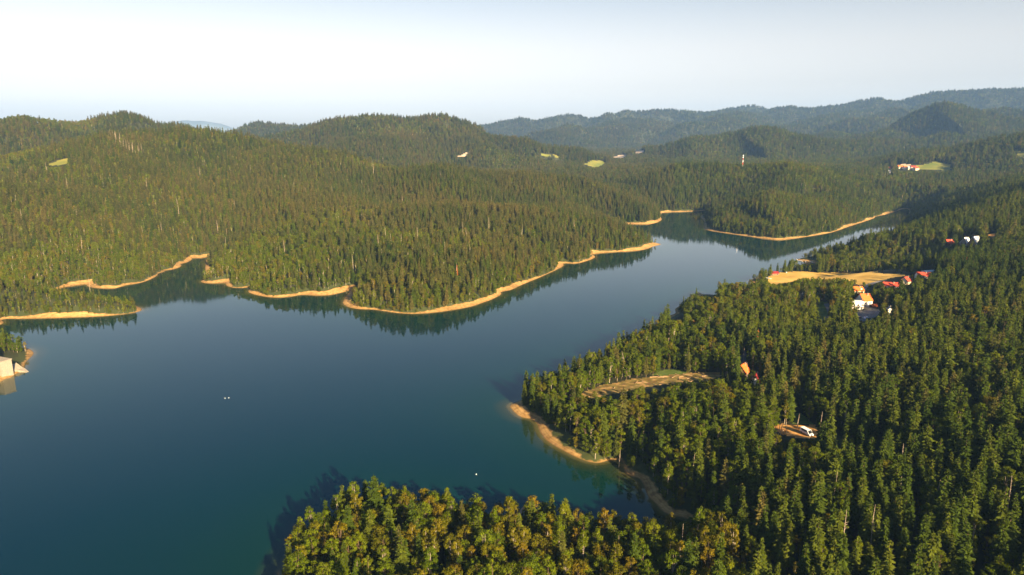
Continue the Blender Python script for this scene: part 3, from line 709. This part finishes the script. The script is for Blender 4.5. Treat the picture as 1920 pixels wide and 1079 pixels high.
# ------------------------------------------------------------------ dead trees
def deadwood(px, py, h=1.0, k=0, label='', lean=(0, 0), group=None, name='dead_tree', cat='dead tree'):
    g = G(px, py); o = link(name, SNAGS[k % 3]); o.location = g; o.scale = (.75, .75, h)
    o.rotation_euler = (lean[0], lean[1], random.uniform(0, 6.3)); tag(o, label, cat, group); return o
for px, py, h, k, lean, lb in ((1576,1068,1.15,2,(0,0),'tall bare snag with stubby side branches in the lower right forest'),(1682,970,1.1,0,(0,.03),'pale forked dead trunk among dark trees at lower right'),(1751,975,.95,1,(0,-.02),'pale dead trunk just right of the forked one'),
    (860,1085,.75,1,(0,0),'bare dead trunk with spreading roots on the near point'),(1297,905,.95,0,(0,.05),'pale leaning snag above the curved bay'),(1178,706,.9,2,(0,-.32),'white dead tree leaning over the felled clearing'),
    (171,560,1.15,0,(0,0),'lone white dead trunk on the low far-left point'),(1536,818,.85,0,(0,.02),'thin bare pole trunk right of the dirt clearing'),(1393,685,.7,1,(0,0),'pale dead stem beside the red roofed cabin'),(1806,935,.6,0,(0,-.05),'short white stem left of the birch pair'),(1815,1060,.8,1,(0,.1),'white bent stem near the lower right corner'),
    (738,540,1.2,0,(0,0),'tall bare stem in the middle of the big spur'),(857,530,1.1,2,(0,0),'bare stem under the red dead conifer'),(1160,880,.6,1,(.1,0),'dead shoreline stem at the end of the sandy strip')):
    deadwood(px, py, h, k, lb, lean)
rd = random.Random(5)
for q in range(26):
    t = q / 25.; px = 205 + 60 * t + rd.uniform(-9, 9); py = 272 + 26 * t + rd.uniform(-5, 7)
    deadwood(px, py, rd.uniform(1.1, 1.6), q, 'bleached dead trunk in the stand of dead trees on the left hill', (rd.uniform(-.06, .06), rd.uniform(-.06, .06)), 'bleached trunks on the left hill').scale.x = 1.5
sp = [(rd.uniform(30, 1120), rd.uniform(300, 520)) for _ in range(150)]
kk = 0
for px, py in sp:
    g = G(px, py)
    if float(sample(DSH, g[:1], g[1:2])[0]) < 20: continue
    o = deadwood(px, py, rd.uniform(1.0, 1.4), kk, 'grey bare trunk rising from the conifer forest across the lake', (rd.uniform(-.05, .05), rd.uniform(-.05, .05)), 'bare trunks in the far-shore forest'); o.scale.x = o.scale.y = rd.uniform(.9, 1.4); kk += 1
    if kk >= 60: break
for q in range(16):
    px, py = rd.uniform(1080, 1900), rd.uniform(660, 1060)
    g = G(px, py)
    if float(sample(DSH, g[:1], g[1:2])[0]) < 20 or float(sample(cls.astype(float), g[:1], g[1:2])[0]) > .5: continue
    deadwood(px, py, rd.uniform(.8, 1.15), q, 'grey bare trunk standing in the right-bank forest', (rd.uniform(-.06, .06), rd.uniform(-.06, .06)), 'bare trunks in the right-bank forest')
for q, (px, py) in enumerate(((1452,818),(1456,816),(1459,819),(1463,817),(1468,815),(1474,812),(1495,802),(1449,813))):
    o = deadwood(px, py, rd.uniform(.35, .6), 0, 'bare broken trunk at the left end of the dirt clearing', (rd.uniform(-.1, .1), rd.uniform(-.1, .1)), 'broken trunks by the dirt clearing'); o.scale.x = o.scale.y = .8
def deadcon(px, py, s, lb):
    g = G(px, py); o = empty('dead_conifer', g, px); o.scale = (s, s, s)
    cm, tm, _ = KINDS['red']; link('crown', cm, o); link('trunk', tm, o); tag(o, lb, 'dead tree')
deadcon(1418, 664, .85, 'orange-red dead conifer beside the forest road')
deadcon(857, 522, .7, 'rust red dead conifer on the big spur')
deadcon(1300, 622, .45, 'small brown dead conifer in the lakeside woods')
deadcon(1803, 512, .8, 'brown dead conifer, left of a pair on the right slope')
deadcon(1809, 512, .75, 'brown dead conifer, right of a pair on the right slope')

# ------------------------------------------------------------------ mesh builder for built things
class MB:
    def __init__(s): s.v = []; s.f = []
    def box(s, x0, x1, y0, y1, z0, z1):
        b = len(s.v); s.v += [(x, y, z) for z in (z0, z1) for x, y in ((x0, y0), (x1, y0), (x1, y1), (x0, y1))]
        s.f += [tuple(b + i for i in q) for q in ((3, 2, 1, 0), (4, 5, 6, 7), (0, 1, 5, 4), (1, 2, 6, 5), (2, 3, 7, 6), (3, 0, 4, 7))]; return s
    def poly(s, pts, depth):
        """closed outline in 3D extruded by the vector depth"""
        b = len(s.v); n_ = len(pts); d = Vector(depth)
        s.v += [tuple(p) for p in pts] + [tuple(Vector(p) + d) for p in pts]
        s.f += [tuple(b + i for i in reversed(range(n_))), tuple(b + n_ + i for i in range(n_))] + [(b + i, b + (i + 1) % n_, b + n_ + (i + 1) % n_, b + n_ + i) for i in range(n_)]; return s
    def tube(s, p0, p1, r0, r1, n_=8): tube(s.v, s.f, p0, p1, r0, r1, n_); return s
    def wheel(s, x, y, z, r, w):
        b = len(s.v); n_ = 14
        for yy in (y - w / 2, y + w / 2):
            s.v += [(x + r * math.cos(6.2832 * i / n_), yy, z + r * math.sin(6.2832 * i / n_)) for i in range(n_)]
        s.f += [tuple(b + i for i in range(n_)), tuple(b + n_ + i for i in reversed(range(n_)))] + [(b + i, b + n_ + i, b + n_ + (i + 1) % n_, b + (i + 1) % n_) for i in range(n_)]; return s
    def build(s, name, mt, parent=None, bevel=0):
        me = mesh_np(name, s.v, s.f, [M[mt]])
        bm = bmesh.new(); bm.from_mesh(me); bmesh.ops.recalc_face_normals(bm, faces=bm.faces); bm.to_mesh(me); bm.free()
        o = link(name, me, parent)
        if bevel: q = o.modifiers.new('bevel', 'BEVEL'); q.width = bevel; q.segments = 2
        return o
def paint(name, col, rough=.5, metal=0, var=.12, spec=.3):
    M[name] = surface(name, tuple(c * (1 - var) for c in col), tuple(min(1, c * (1 + var)) for c in col), 1.2, rough, spec=spec)
    return name
paint('white_plaster', (.72, .68, .62), .85); paint('cream_plaster', (.68, .56, .38), .85); paint('timber', (.20, .11, .06), .8); paint('grey_timber', (.26, .22, .19), .8)
paint('orange_tile', (.62, .13, .025), .75); paint('red_tile', (.42, .055, .03), .75); paint('dark_red_tile', (.22, .02, .02), .7); paint('pale_metal_roof', (.72, .72, .74), .45); paint('grey_roof', (.34, .34, .36), .6)
paint('window_glass', (.03, .035, .045), .1, spec=.6); paint('concrete', (.27, .23, .18), .9); paint('white_paint', (.8, .8, .8), .35); paint('red_paint', (.55, .05, .03), .4); paint('dark_car', (.03, .035, .05), .3, spec=.6); paint('silver_car', (.5, .52, .55), .3, spec=.6)
paint('rubber', (.02, .02, .02), .9); paint('plank', (.30, .20, .12), .8); paint('log', (.34, .22, .12), .85); paint('asphalt', (.13, .125, .13), .85)

def house(label, px, py, w, l, hw, hr, rot, wall, roof, name='house', chimney=True, sink=.0, storeys=1, dormer=False):
    """w along the ridge, l across it; rot turns the ridge from east-west"""
    g = G(px, py); o = empty(name, (g[0], g[1], g[2] + sink), rot)
    a, b = w / 2, l / 2
    mb = MB(); mb.poly([(-a, -b, -1.5), (-a, b, -1.5), (-a, b, hw), (-a, 0, hw + hr), (-a, -b, hw)], (w, 0, 0)); wl = mb.build('wall', wall, o)
    t, e = .22, .5; sl = hr / b
    r_ = MB()
    for s_ in (-1, 1):
        y1 = s_ * (b + e)
        r_.poly([(-a - e, 0, hw + hr + .05), (-a - e, y1, hw - e * sl + .05), (-a - e, y1, hw - e * sl + .05 + t), (-a - e, 0, hw + hr + .05 + t)], (w + 2 * e, 0, 0))
    rf = r_.build('roof', roof, o)
    if chimney: MB().box(a * .3, a * .3 + .7, -b * .35, -b * .35 + .7, hw + hr * .5, hw + hr + .9).build('chimney', 'concrete', rf)
    for st in range(storeys):
        z0 = .9 + st * 2.7
        nw = max(2, int(w / 3))
        for q in range(nw):
            xx = -a + (q + .5) * w / nw
            if q == nw // 2 and st == 0:
                MB().box(xx - .5, xx + .5, -b - .06, -b + .1, 0, 2.1).build('door', 'timber', o)
            else:
                MB().box(xx - .6, xx + .6, -b - .05, -b + .1, z0, z0 + 1.25).build('window', 'window_glass', o)
        for s_ in (-1, 1):
            for yy in (-l * .22, l * .22):
                MB().box(s_ * a - (.1 if s_ > 0 else .05), s_ * a + (.05 if s_ > 0 else .1), yy - .55, yy + .55, z0, z0 + 1.25).build('window', 'window_glass', o)
    if dormer:
        d_ = MB(); d_.box(a * .35, a * .35 + 1.4, -b * .8, -b * .3, hw + hr * .2, hw + hr * .62); d_.build('dormer', 'white_plaster', rf)
    tag(o, label, 'house'); return o
house('orange roofed house half hidden by trees, left of the gravel lane bend', 1606, 550, 9.5, 9, 3.2, 3.4, rad(4), 'cream_plaster', 'orange_tile', dormer=True)
house('bright orange roofed house wing behind the white block', 1619, 575, 8.6, 11, 6.2, 5.2, rad(8), 'white_plaster', 'orange_tile', storeys=2)
def block(label, px, py, w, l, h, rot, wall, name='house'):
    g = G(px, py); o = empty(name, g, rot); a, b = w / 2, l / 2
    MB().box(-a, a, -b, b, -1.5, h).build('wall', wall, o)
    MB().box(-a - .2, a + .2, -b - .2, b + .2, h + .002, h + .35).build('roof', 'pale_metal_roof', o)
    for st in range(int(h / 2.8)):
        for q in range(3):
            xx = -a + (q + .5) * w / 3
            MB().box(xx - .6, xx + .6, -b - .05, -b + .1, .9 + 2.8 * st, 2.2 + 2.8 * st).build('window', 'window_glass', o)
    MB().box(-a + .2, a - .2, -b - 1.2, -b - .01, 2.6, 2.8).build('balcony', 'concrete', o)
    tag(o, label, 'house'); return o
block('white two-storey block in front of the orange roof', 1606, 580, 9.5, 6, 7.0, rad(-6), 'white_plaster')
house('long red roofed house with white gable beside the meadow end', 1669, 541, 13.5, 8.5, 3.0, 2.9, rad(-14), 'white_plaster', 'red_tile')
house('red roofed house with yellow gable, second from the right in the row', 1698, 533, 9, 8, 3.4, 3.8, rad(38), 'cream_plaster', 'red_tile')
house('right-hand red roofed house by the pale sheds', 1730, 522, 12, 9, 3.0, 3.0, rad(-10), 'white_plaster', 'red_tile')
house('pale flat shed behind the right-hand red roof', 1743, 514, 16, 6, 3, .8, rad(16), 'white_plaster', 'pale_metal_roof', 'shed', False)
house('small white gabled cottage at the right end of the yard', 1667, 590, 5.5, 6.5, 3.2, 3.4, rad(75), 'white_plaster', 'grey_roof', 'cottage')
house('tiny orange roofed hut behind the retaining wall', 1638, 578, 4, 3.4, 2.0, 1.2, rad(5), 'timber', 'orange_tile', 'hut', False)
house('white A-frame house with steep pale roof on the right slope', 1827, 461, 12, 11, 2.4, 9.0, rad(28), 'timber', 'pale_metal_roof', 'chalet')
house('smaller pale A-frame next to the big white one', 1810, 459, 9, 9, 2.0, 7.0, rad(30), 'grey_timber', 'pale_metal_roof', 'chalet')
house('small red roofed cabin left of the A-frames', 1779, 460, 9, 9, 2.4, 4.4, rad(6), 'timber', 'red_tile', 'cabin')
house('tiny white shed right of the A-frames', 1837, 456, 4, 4, 2.4, 1.2, rad(20), 'white_plaster', 'pale_metal_roof', 'shed', False)
house('orange-red roofed forest cabin left of the road', 1392, 702, 7.5, 7.5, 2.6, 4.6, rad(52), 'timber', 'orange_tile', 'cabin')
house('dark red steep roofed cabin in the shade below the road', 1416, 722, 6.5, 6, 2.4, 5.0, rad(64), 'white_plaster', 'dark_red_tile', 'cabin')
house('dark lakeside hut with purple-red roof at the meadow edge', 1450, 516, 11, 7, 2.6, 1.8, rad(6), 'timber', 'dark_red_tile', 'boathouse', False)
house('grey steep hut hidden in trees below the meadow', 1503, 562, 6, 6, 1.4, 5.2, rad(58), 'grey_timber', 'grey_roof', 'cabin', False)
for lb, px, py, w, l, wa, ro in (('white house lowest left in the hillside hamlet', 1667, 325, 12, 14, 'white_plaster', 'grey_roof'), ('small pink-walled house just above the lowest white one', 1668, 319, 12, 10, 'cream_plaster', 'red_tile'), ('long orange roofed house at the hamlet centre', 1688, 316, 24, 12, 'cream_plaster', 'orange_tile'), ('white gabled house right of the long orange roof', 1697, 317, 12, 14, 'white_plaster', 'orange_tile'), ('yellow house in the hamlet between two red roofs', 1704, 318, 12, 12, 'cream_plaster', 'grey_roof'), ('red roofed house second from the hamlet right end', 1712, 317, 14, 12, 'white_plaster', 'red_tile'), ('red roofed house at the right end of the hamlet', 1717, 319, 14, 12, 'cream_plaster', 'red_tile')):
    house(lb, px, py, w, l, 5, 4.5, rad(RNG.uniform(-20, 20)), wa, ro, chimney=False)
# retaining wall and small shed of the yard
g0, g1 = G(1617, 580), G(1648, 583)
dv = g1 - g0; o = empty('retaining_wall', g0, math.atan2(dv[1], dv[0])); Lw = float(np.hypot(dv[0], dv[1]))
MB().box(0, Lw, -.3, .3, -1, 2.4).build('wall', 'cream_plaster', o); MB().box(-.1, Lw + .1, -.4, .4, 2.402, 2.6).build('coping', 'concrete', o)
tag(o, 'pale low retaining wall in front of the orange roofed house', 'wall')

# dam intake on the left headland
g = G(6, 700); o = empty('intake_building', (g[0], g[1], max(g[2], 1.)), rad(-22))
MB().box(-9, 5.2, -4, 4, -4, 10.0).build('wall', 'concrete', o, .05); MB().box(-9.3, 5.5, -4.3, 4.3, 10.002, 10.5).build('roof', 'concrete', o)
for q in range(3): MB().box(-6.5 + 3.2 * q, -5.1 + 3.2 * q, -4.05, -3.9, 2.5, 4.6).build('window', 'window_glass', o)
MB().box(5.18, 5.26, -1, 1, 0, 2.6).build('door', 'grey_timber', o)
tag(o, 'pale concrete intake building at the left edge by the water', 'building')
a_, b_ = np.array([*at_z(22, 694, 0), 4.2]), np.array([*at_z(52, 698, 0), .25])
V = []
d_ = b_ - a_; nrm = np.array([-d_[1], d_[0], 0]); nrm /= np.linalg.norm(nrm)
for p, w in ((a_, 2.2), (a_ + d_ * .6, 2.6), (b_, .8)):
    for s_ in (-1, 1):
        for dz in (0, -1.6): V.append(tuple(p + nrm * w * s_ + np.array([0, 0, dz])))
Fq = []
for k in range(2):
    b = k * 4; Fq += [(b, b + 2, b + 6, b + 4), (b + 1, b + 5, b + 7, b + 3), (b, b + 4, b + 5, b + 1), (b + 2, b + 3, b + 7, b + 6)]
Fq += [(0, 1, 3, 2), (8, 10, 11, 9)]
sl = link('concrete_ramp', mesh_np('concrete_ramp', V, Fq, [M['concrete']])); tag(sl, 'pale concrete ramp running down into the lake beside the intake', 'ramp')
g = at_z(27, 690.5, 2.6); o = empty('spillway_apron', (g[0], g[1], 1.2), rad(-20))
MB().poly([(-4, -5, -2), (5, -5, -2), (5, -5, 1.4), (-4, -5, 5.2)], (0, 10, 0)).build('slab', 'concrete', o)
for yy in (-5.3, 5.0): MB().poly([(-4, yy, -2), (5.4, yy, -2), (5.4, yy, 2.0), (-4, yy, 5.9)], (0, .3, 0)).build('side_wall', 'concrete', o)
o.scale = (.65, .65, .75); tag(o, 'sloping concrete apron with side walls behind the ramp', 'spillway')

# communications mast on the far hill
q = at_dist(1393, 303, 1945); zt = at_dist(1393, 290.5, 1945)[2]; zb = height(q[0], q[1])
o = empty('radio_mast', (q[0], q[1], zb)); hh = zt - zb
nb = 6
for k in range(nb):
    z0, z1 = hh * k / nb, hh * (k + 1) / nb
    MB().tube((0, 0, z0 + .01), (0, 0, z1), 0.85 - .35 * k / nb, 0.85 - .35 * (k + 1) / nb, 10).build('band', 'red_paint' if k % 2 == 0 and k < nb - 1 else 'white_paint', o)
for z in (hh * .8, hh * .93): MB().tube((0, 0, z), (0, 0, z + 1.6), 1.5, 1.5, 10).build('antenna_drum', 'white_paint', o)
tag(o, 'red and white communications mast on the hill behind the lake', 'mast')

# vehicles
def car(label, px, py, rot, paintm, van=False, name='parked_car', group=None):
    g = G(px, py); o = empty(name, (g[0], g[1], g[2] + .02), rot)
    L_, W_, hh = (5.6, 2.0, 2.3) if van else (4.3, 1.8, 1.45)
    a = L_ / 2
    prof = [(-a, .45), (a, .45), (a, .95), (a - .7, 1.1), (a - 1.5, hh), (-a + .15, hh), (-a, .95)] if van else [(-a, .4), (a, .4), (a, .75), (a - 1.0, .92), (a - 1.7, hh), (-a + .9, hh), (-a + .15, .95), (-a, .8)]
    MB().poly([(x, -W_ / 2, z) for x, z in prof], (0, W_, 0)).build('body', paintm, o, .06)
    ws = [(a - .72, 1.14), (a - 1.46, hh - .06)] if van else [(a - 1.03, .96), (a - 1.66, hh - .05)]
    (x0, z0), (x1, z1) = ws
    MB().poly([(x0 + .03, -W_ * .44, z0), (x0 + .03, W_ * .44, z0), (x1 + .03, W_ * .42, z1), (x1 + .03, -W_ * .42, z1)], (.02, 0, .02)).build('windscreen', 'window_glass', o)
    for s_ in (-1, 1):
        y = s_ * (W_ / 2 + .012)
        MB().box(-a + .9, a - 1.75, y - .012, y + .012, hh * .62, hh * .9).build('side_window', 'window_glass', o)
        for x in (-a + .85, a - .85):
            wh = MB().wheel(x, s_ * (W_ / 2 - .1), .34, .34, .24).build('wheel', 'rubber', o)
            MB().wheel(x, s_ * (W_ / 2 + .03), .34, .19, .03).build('rim', 'silver_car', wh)
        MB().box(a - .02, a + .03, s_ * W_ * .36 - .17, s_ * W_ * .36 + .17, .62, .82).build('headlight', 'white_paint', o)
    tag(o, label, 'van' if van else 'car', group); return o
v = car('white van with dark windscreen parked on the orange dirt clearing', 1512, 816, rad(-70), 'white_paint', True, 'parked_van'); v.scale = (1.3, 1.3, 1.3)
for k, (px, py, pm, lb) in enumerate(((1604,594,'dark_car','dark car leftmost in the house yard'),(1620,598,'white_paint','white car left of centre in the house yard'),(1624,597,'silver_car','silver car touching the white one in the yard'),(1631,602,'white_paint','white car lowest in the house yard'),(1610,597,'dark_car','dark car second from the left in the yard'),(1540,610,'dark_car','dark car on the lower gravel lot'),(1556,604,'white_paint','white car at the right of the lower gravel lot'))):
    car(lb, px, py, rad(70 + 9 * k), pm, group='cars parked by the houses')

# boats, dock, buoys
def boat(label, x, y, z, rot, L_=5., hull='white_paint', name='rowing_boat'):
    o = empty(name, (x, y, z), rot); V = []; Fq = []
    n_ = 9
    for k in range(n_):
        t = k / (n_ - 1); w = .85 * math.sin(math.pi * (.18 + .82 * (1 - t) ** .8 * .6)) * (1 - t ** 3); xx = -L_ / 2 + L_ * t
        sh = .55 + .25 * t * t
        V += [(xx, -w, sh), (xx, -w * .7, .1), (xx, 0, -.05 + .3 * t ** 4), (xx, w * .7, .1), (xx, w, sh), (xx, w * .86, sh - .02), (xx, w * .55, .2), (xx, -w * .55, .2), (xx, -w * .86, sh - .02)]
    for k in range(n_ - 1):
        for j in range(9):
            a = k * 9 + j; b = k * 9 + (j + 1) % 9; Fq.append((a, b, b + 9, a + 9))
    Fq += [tuple(range(8, -1, -1)), tuple((n_ - 1) * 9 + j for j in range(9))]
    link('hull', mesh_np('hull', V, Fq, [M[hull]]), o)
    for xx in (-L_ * .25, L_ * .1): MB().box(xx - .15, xx + .15, -.62, .62, .38, .44).build('seat', 'plank', o)
    tag(o, label, 'boat'); return o
dk = at_z(977, 961.5); o = empty('dock', (dk[0], dk[1], .5), rad(62))
dm = MB(); 
for k in range(16): dm.box(-4.2 + k * .53, -4.2 + k * .53 + .5, -1.0, 1.0, .02, .1)
dm.build('deck', 'plank', o)
for xx in (-3.6, 0, 3.6):
    for yy in (-.9, .9): MB().tube((xx, yy, -2.5), (xx, yy, .55), .12, .12, 8).build('post', 'timber', o)
tag(o, 'small brown plank dock at the edge of the near point', 'dock')
b_ = at_z(980, 960); boat('white rowing boat moored by the small dock', b_[0] + 1.5, b_[1] + 1.2, -.1, rad(60))
for px, py, lb in ((1494,487.6,'white boat at the tip of the sandy spit'),(1501,490.4,'white boat second along the sandy spit'),(1511,491.6,'white boat in the middle of the sandy spit'),(1521,492.6,'white boat near the wooded end of the sandy spit'),(1439,523,'large white boat pulled up on the meadow grass'),(1475,512,'white boat on the meadow shore near the hut')):
    g = G(px, py); boat(lb, g[0], g[1], g[2] + .1, RNG.uniform(0, 3), 8 if 'large' in lb else 6).scale = (1.2, 1.4, 1.2) if 'large' in lb else (.9, 1.1, 1.0)
for px, py, lb in ((422,747.3,'white buoy on the open lake, left of a pair'),(429,746.6,'white buoy on the open lake, right of a pair'),(893,890,'lone white buoy on the lake off the near point')):
    p = at_z(px, py); o = empty('buoy', (p[0], p[1], 0))
    f_ = MB(); prof = [(0, -.2), (.2, -.12), (.3, .05), (.2, .22), (.07, .32), (.07, .48), (0, .5)]
    for (r0, z0), (r1, z1) in zip(prof, prof[1:]): f_.tube((0, 0, z0), (0, 0, z1 + 1e-4), max(r0, .01), max(r1, .01), 10)
    f_.build('float', 'white_paint', o); MB().tube((0, 0, -.19), (0, 0, -.10), .28, .30, 10).build('collar', 'red_paint', o); tag(o, lb, 'buoy')

# logs and brush left on the felled clearing
rd = random.Random(9); kk = 0
lm = [MB().tube((-L_ / 2, 0, 0), (L_ / 2, 0, 0), .26, .19, 8) for L_ in (6, 9, 5)]
lme = []
for q in lm: lme.append(mesh_np('log', q.v, q.f, [M['log']]))
poly = np.array(AREAS['slash'][0][0])
for _ in range(400):
    px, py = rd.uniform(1090, 1348), rd.uniform(700, 748)
    if not bool(in_poly(np.array([px]), np.array([py]), AREAS['slash'][0][0])[0]): continue
    g = G(px, py); o = link('felled_log', lme[kk % 3]); o.location = (g[0], g[1], g[2] + .2); o.rotation_euler = (0, rd.uniform(-.1, .1), rd.uniform(0, 3.14)); o.scale = (.75, .8, .8)
    tag(o, 'pale felled log lying on the brown clearing', 'log', 'felled logs on the clearing'); kk += 1
    if kk >= 24: break

# roads draped on the ground
def road(name, pts, w, mt, label):
    P = [G(*p) for p in pts]; Q = []
    for a, b in zip(P, P[1:]):
        m_ = max(2, int(np.hypot(*(b - a)[:2]) / 4))
        Q += [a + (b - a) * k / m_ for k in range(m_)]
    Q.append(P[-1]); V = []; Fq = []
    for k, p in enumerate(Q):
        d = Q[min(k + 1, len(Q) - 1)] - Q[max(k - 1, 0)]; nn = np.array([-d[1], d[0]]); nn = nn / (np.linalg.norm(nn) + 1e-9)
        for s_ in (-1, -.33, .33, 1):
            x, y = p[:2] + nn * w / 2 * s_; V.append((x, y, height(x, y) + .22))
    for k in range(len(Q) - 1):
        for j in range(3): b = k * 4 + j; Fq.append((b, b + 1, b + 5, b + 4))
    tag(link(name, mesh_np(name, V, Fq, [M[mt]])), label, kind='structure')
road('lane', [(1614,548),(1619,541),(1628,535),(1640,531),(1651,528),(1661,527)], 6, 'gravel', 'pale gravel lane at the meadow end')
road('road', [(1545,612),(1556,602),(1561,590),(1557,579),(1552,570)], 7, 'asphalt', 'grey road past the lawn')
road('road', [(1391,684),(1398,664),(1404,656),(1420,645),(1437,632),(1445,622)], 7, 'asphalt', 'grey forest road glimpsed between trees')
road('track', [(1700,478),(1712,473),(1722,468),(1735,466)], 5, 'gravel', 'pale track on the right slope')

# ------------------------------------------------------------------ air
hz = MB().box(-15200, 15200, -2000, 15200, -14, 880)
me = mesh_np('haze', hz.v, hz.f); m_, nt, N, L = mat('haze_air')
out = N('ShaderNodeOutputMaterial'); pv = N('ShaderNodeVolumePrincipled'); pv.inputs['Density'].default_value = HAZE; pv.inputs['Color'].default_value = (.29, .53, 1, 1); pv.inputs['Anisotropy'].default_value = .0
L(pv.outputs[0], out.inputs['Volume']); me.materials.append(m_)
tag(link('haze', me), 'thin blue haze over the far hills', kind='stuff')

# ------------------------------------------------------------------ light, sky, camera
sd = Vector((math.sin(SUN_AZ) * math.cos(SUN_EL), math.cos(SUN_AZ) * math.cos(SUN_EL), math.sin(SUN_EL)))
ld = bpy.data.lights.new('sun', 'SUN'); ld.energy = SUN_E; ld.angle = rad(.53); ld.color = (1, .765, .44)
lo = bpy.data.objects.new('sun', ld); C.objects.link(lo); lo.rotation_euler = (-sd).to_track_quat('-Z', 'Y').to_euler(); lo.location = (0, 0, 900)
w = bpy.data.worlds.new('World'); S.world = w; w.use_nodes = True; nt = w.node_tree; nt.nodes.clear()
sk = nt.nodes.new('ShaderNodeTexSky'); sk.sky_type = 'NISHITA'; sk.sun_disc = False; sk.sun_elevation = SUN_EL; sk.sun_rotation = SUN_AZ
sk.altitude = 800; sk.air_density = 1.0; sk.dust_density = 3.0; sk.ozone_density = 1.5
bg = nt.nodes.new('ShaderNodeBackground'); bg.inputs['Strength'].default_value = SKY; wo = nt.nodes.new('ShaderNodeOutputWorld')
hs = nt.nodes.new('ShaderNodeHueSaturation'); tc = nt.nodes.new('ShaderNodeTexCoord'); sx = nt.nodes.new('ShaderNodeSeparateXYZ'); nt.links.new(tc.outputs['Generated'], sx.inputs[0]); mr = nt.nodes.new('ShaderNodeMapRange'); mr.inputs['From Min'].default_value = .12; mr.inputs['From Max'].default_value = .45; mr.inputs['To Min'].default_value = .10; mr.inputs['To Max'].default_value = 1.3; nt.links.new(sx.outputs['Z'], mr.inputs['Value']); nt.links.new(mr.outputs[0], hs.inputs['Saturation']); nt.links.new(sk.outputs[0], hs.inputs['Color']); vr = nt.nodes.new('ShaderNodeValToRGB'); vr.color_ramp.elements[0].position = .02; vr.color_ramp.elements[0].color = (.93, .86, .785, 1); vr.color_ramp.elements[1].position = .24; vr.color_ramp.elements[1].color = (.49, .525, .555, 1); nt.links.new(sx.outputs['Z'], vr.inputs[0]); mu = nt.nodes.new('ShaderNodeMixRGB'); mu.blend_type = 'MULTIPLY'; mu.inputs[0].default_value = 1; nt.links.new(hs.outputs[0], mu.inputs[1]); nt.links.new(vr.outputs[0], mu.inputs[2]); nt.links.new(mu.outputs[0], bg.inputs[0]); nt.links.new(bg.outputs[0], wo.inputs[0])
cd = bpy.data.cameras.new('camera'); cd.sensor_width = 36; cd.lens = 36 * F / 1920; cd.clip_start = 1; cd.clip_end = 200000
co = bpy.data.objects.new('camera', cd); C.objects.link(co); co.location = (0, 0, H); co.rotation_euler = (math.pi / 2 - PITCH, 0, 0); S.camera = co
S.view_settings.view_transform = 'Standard'; S.view_settings.look = 'None'; S.view_settings.exposure = EXPO; S.view_settings.gamma = 1
cy = S.cycles
cy.max_bounces = 5; cy.diffuse_bounces = 2; cy.glossy_bounces = 2; cy.transmission_bounces = 2; cy.volume_bounces = 0; cy.transparent_max_bounces = 8
cy.caustics_reflective = False; cy.caustics_refractive = False; cy.sample_clamp_indirect = 4
cy.use_denoising = True; cy.denoiser = 'OPENIMAGEDENOISE'; cy.denoising_prefilter = 'ACCURATE'
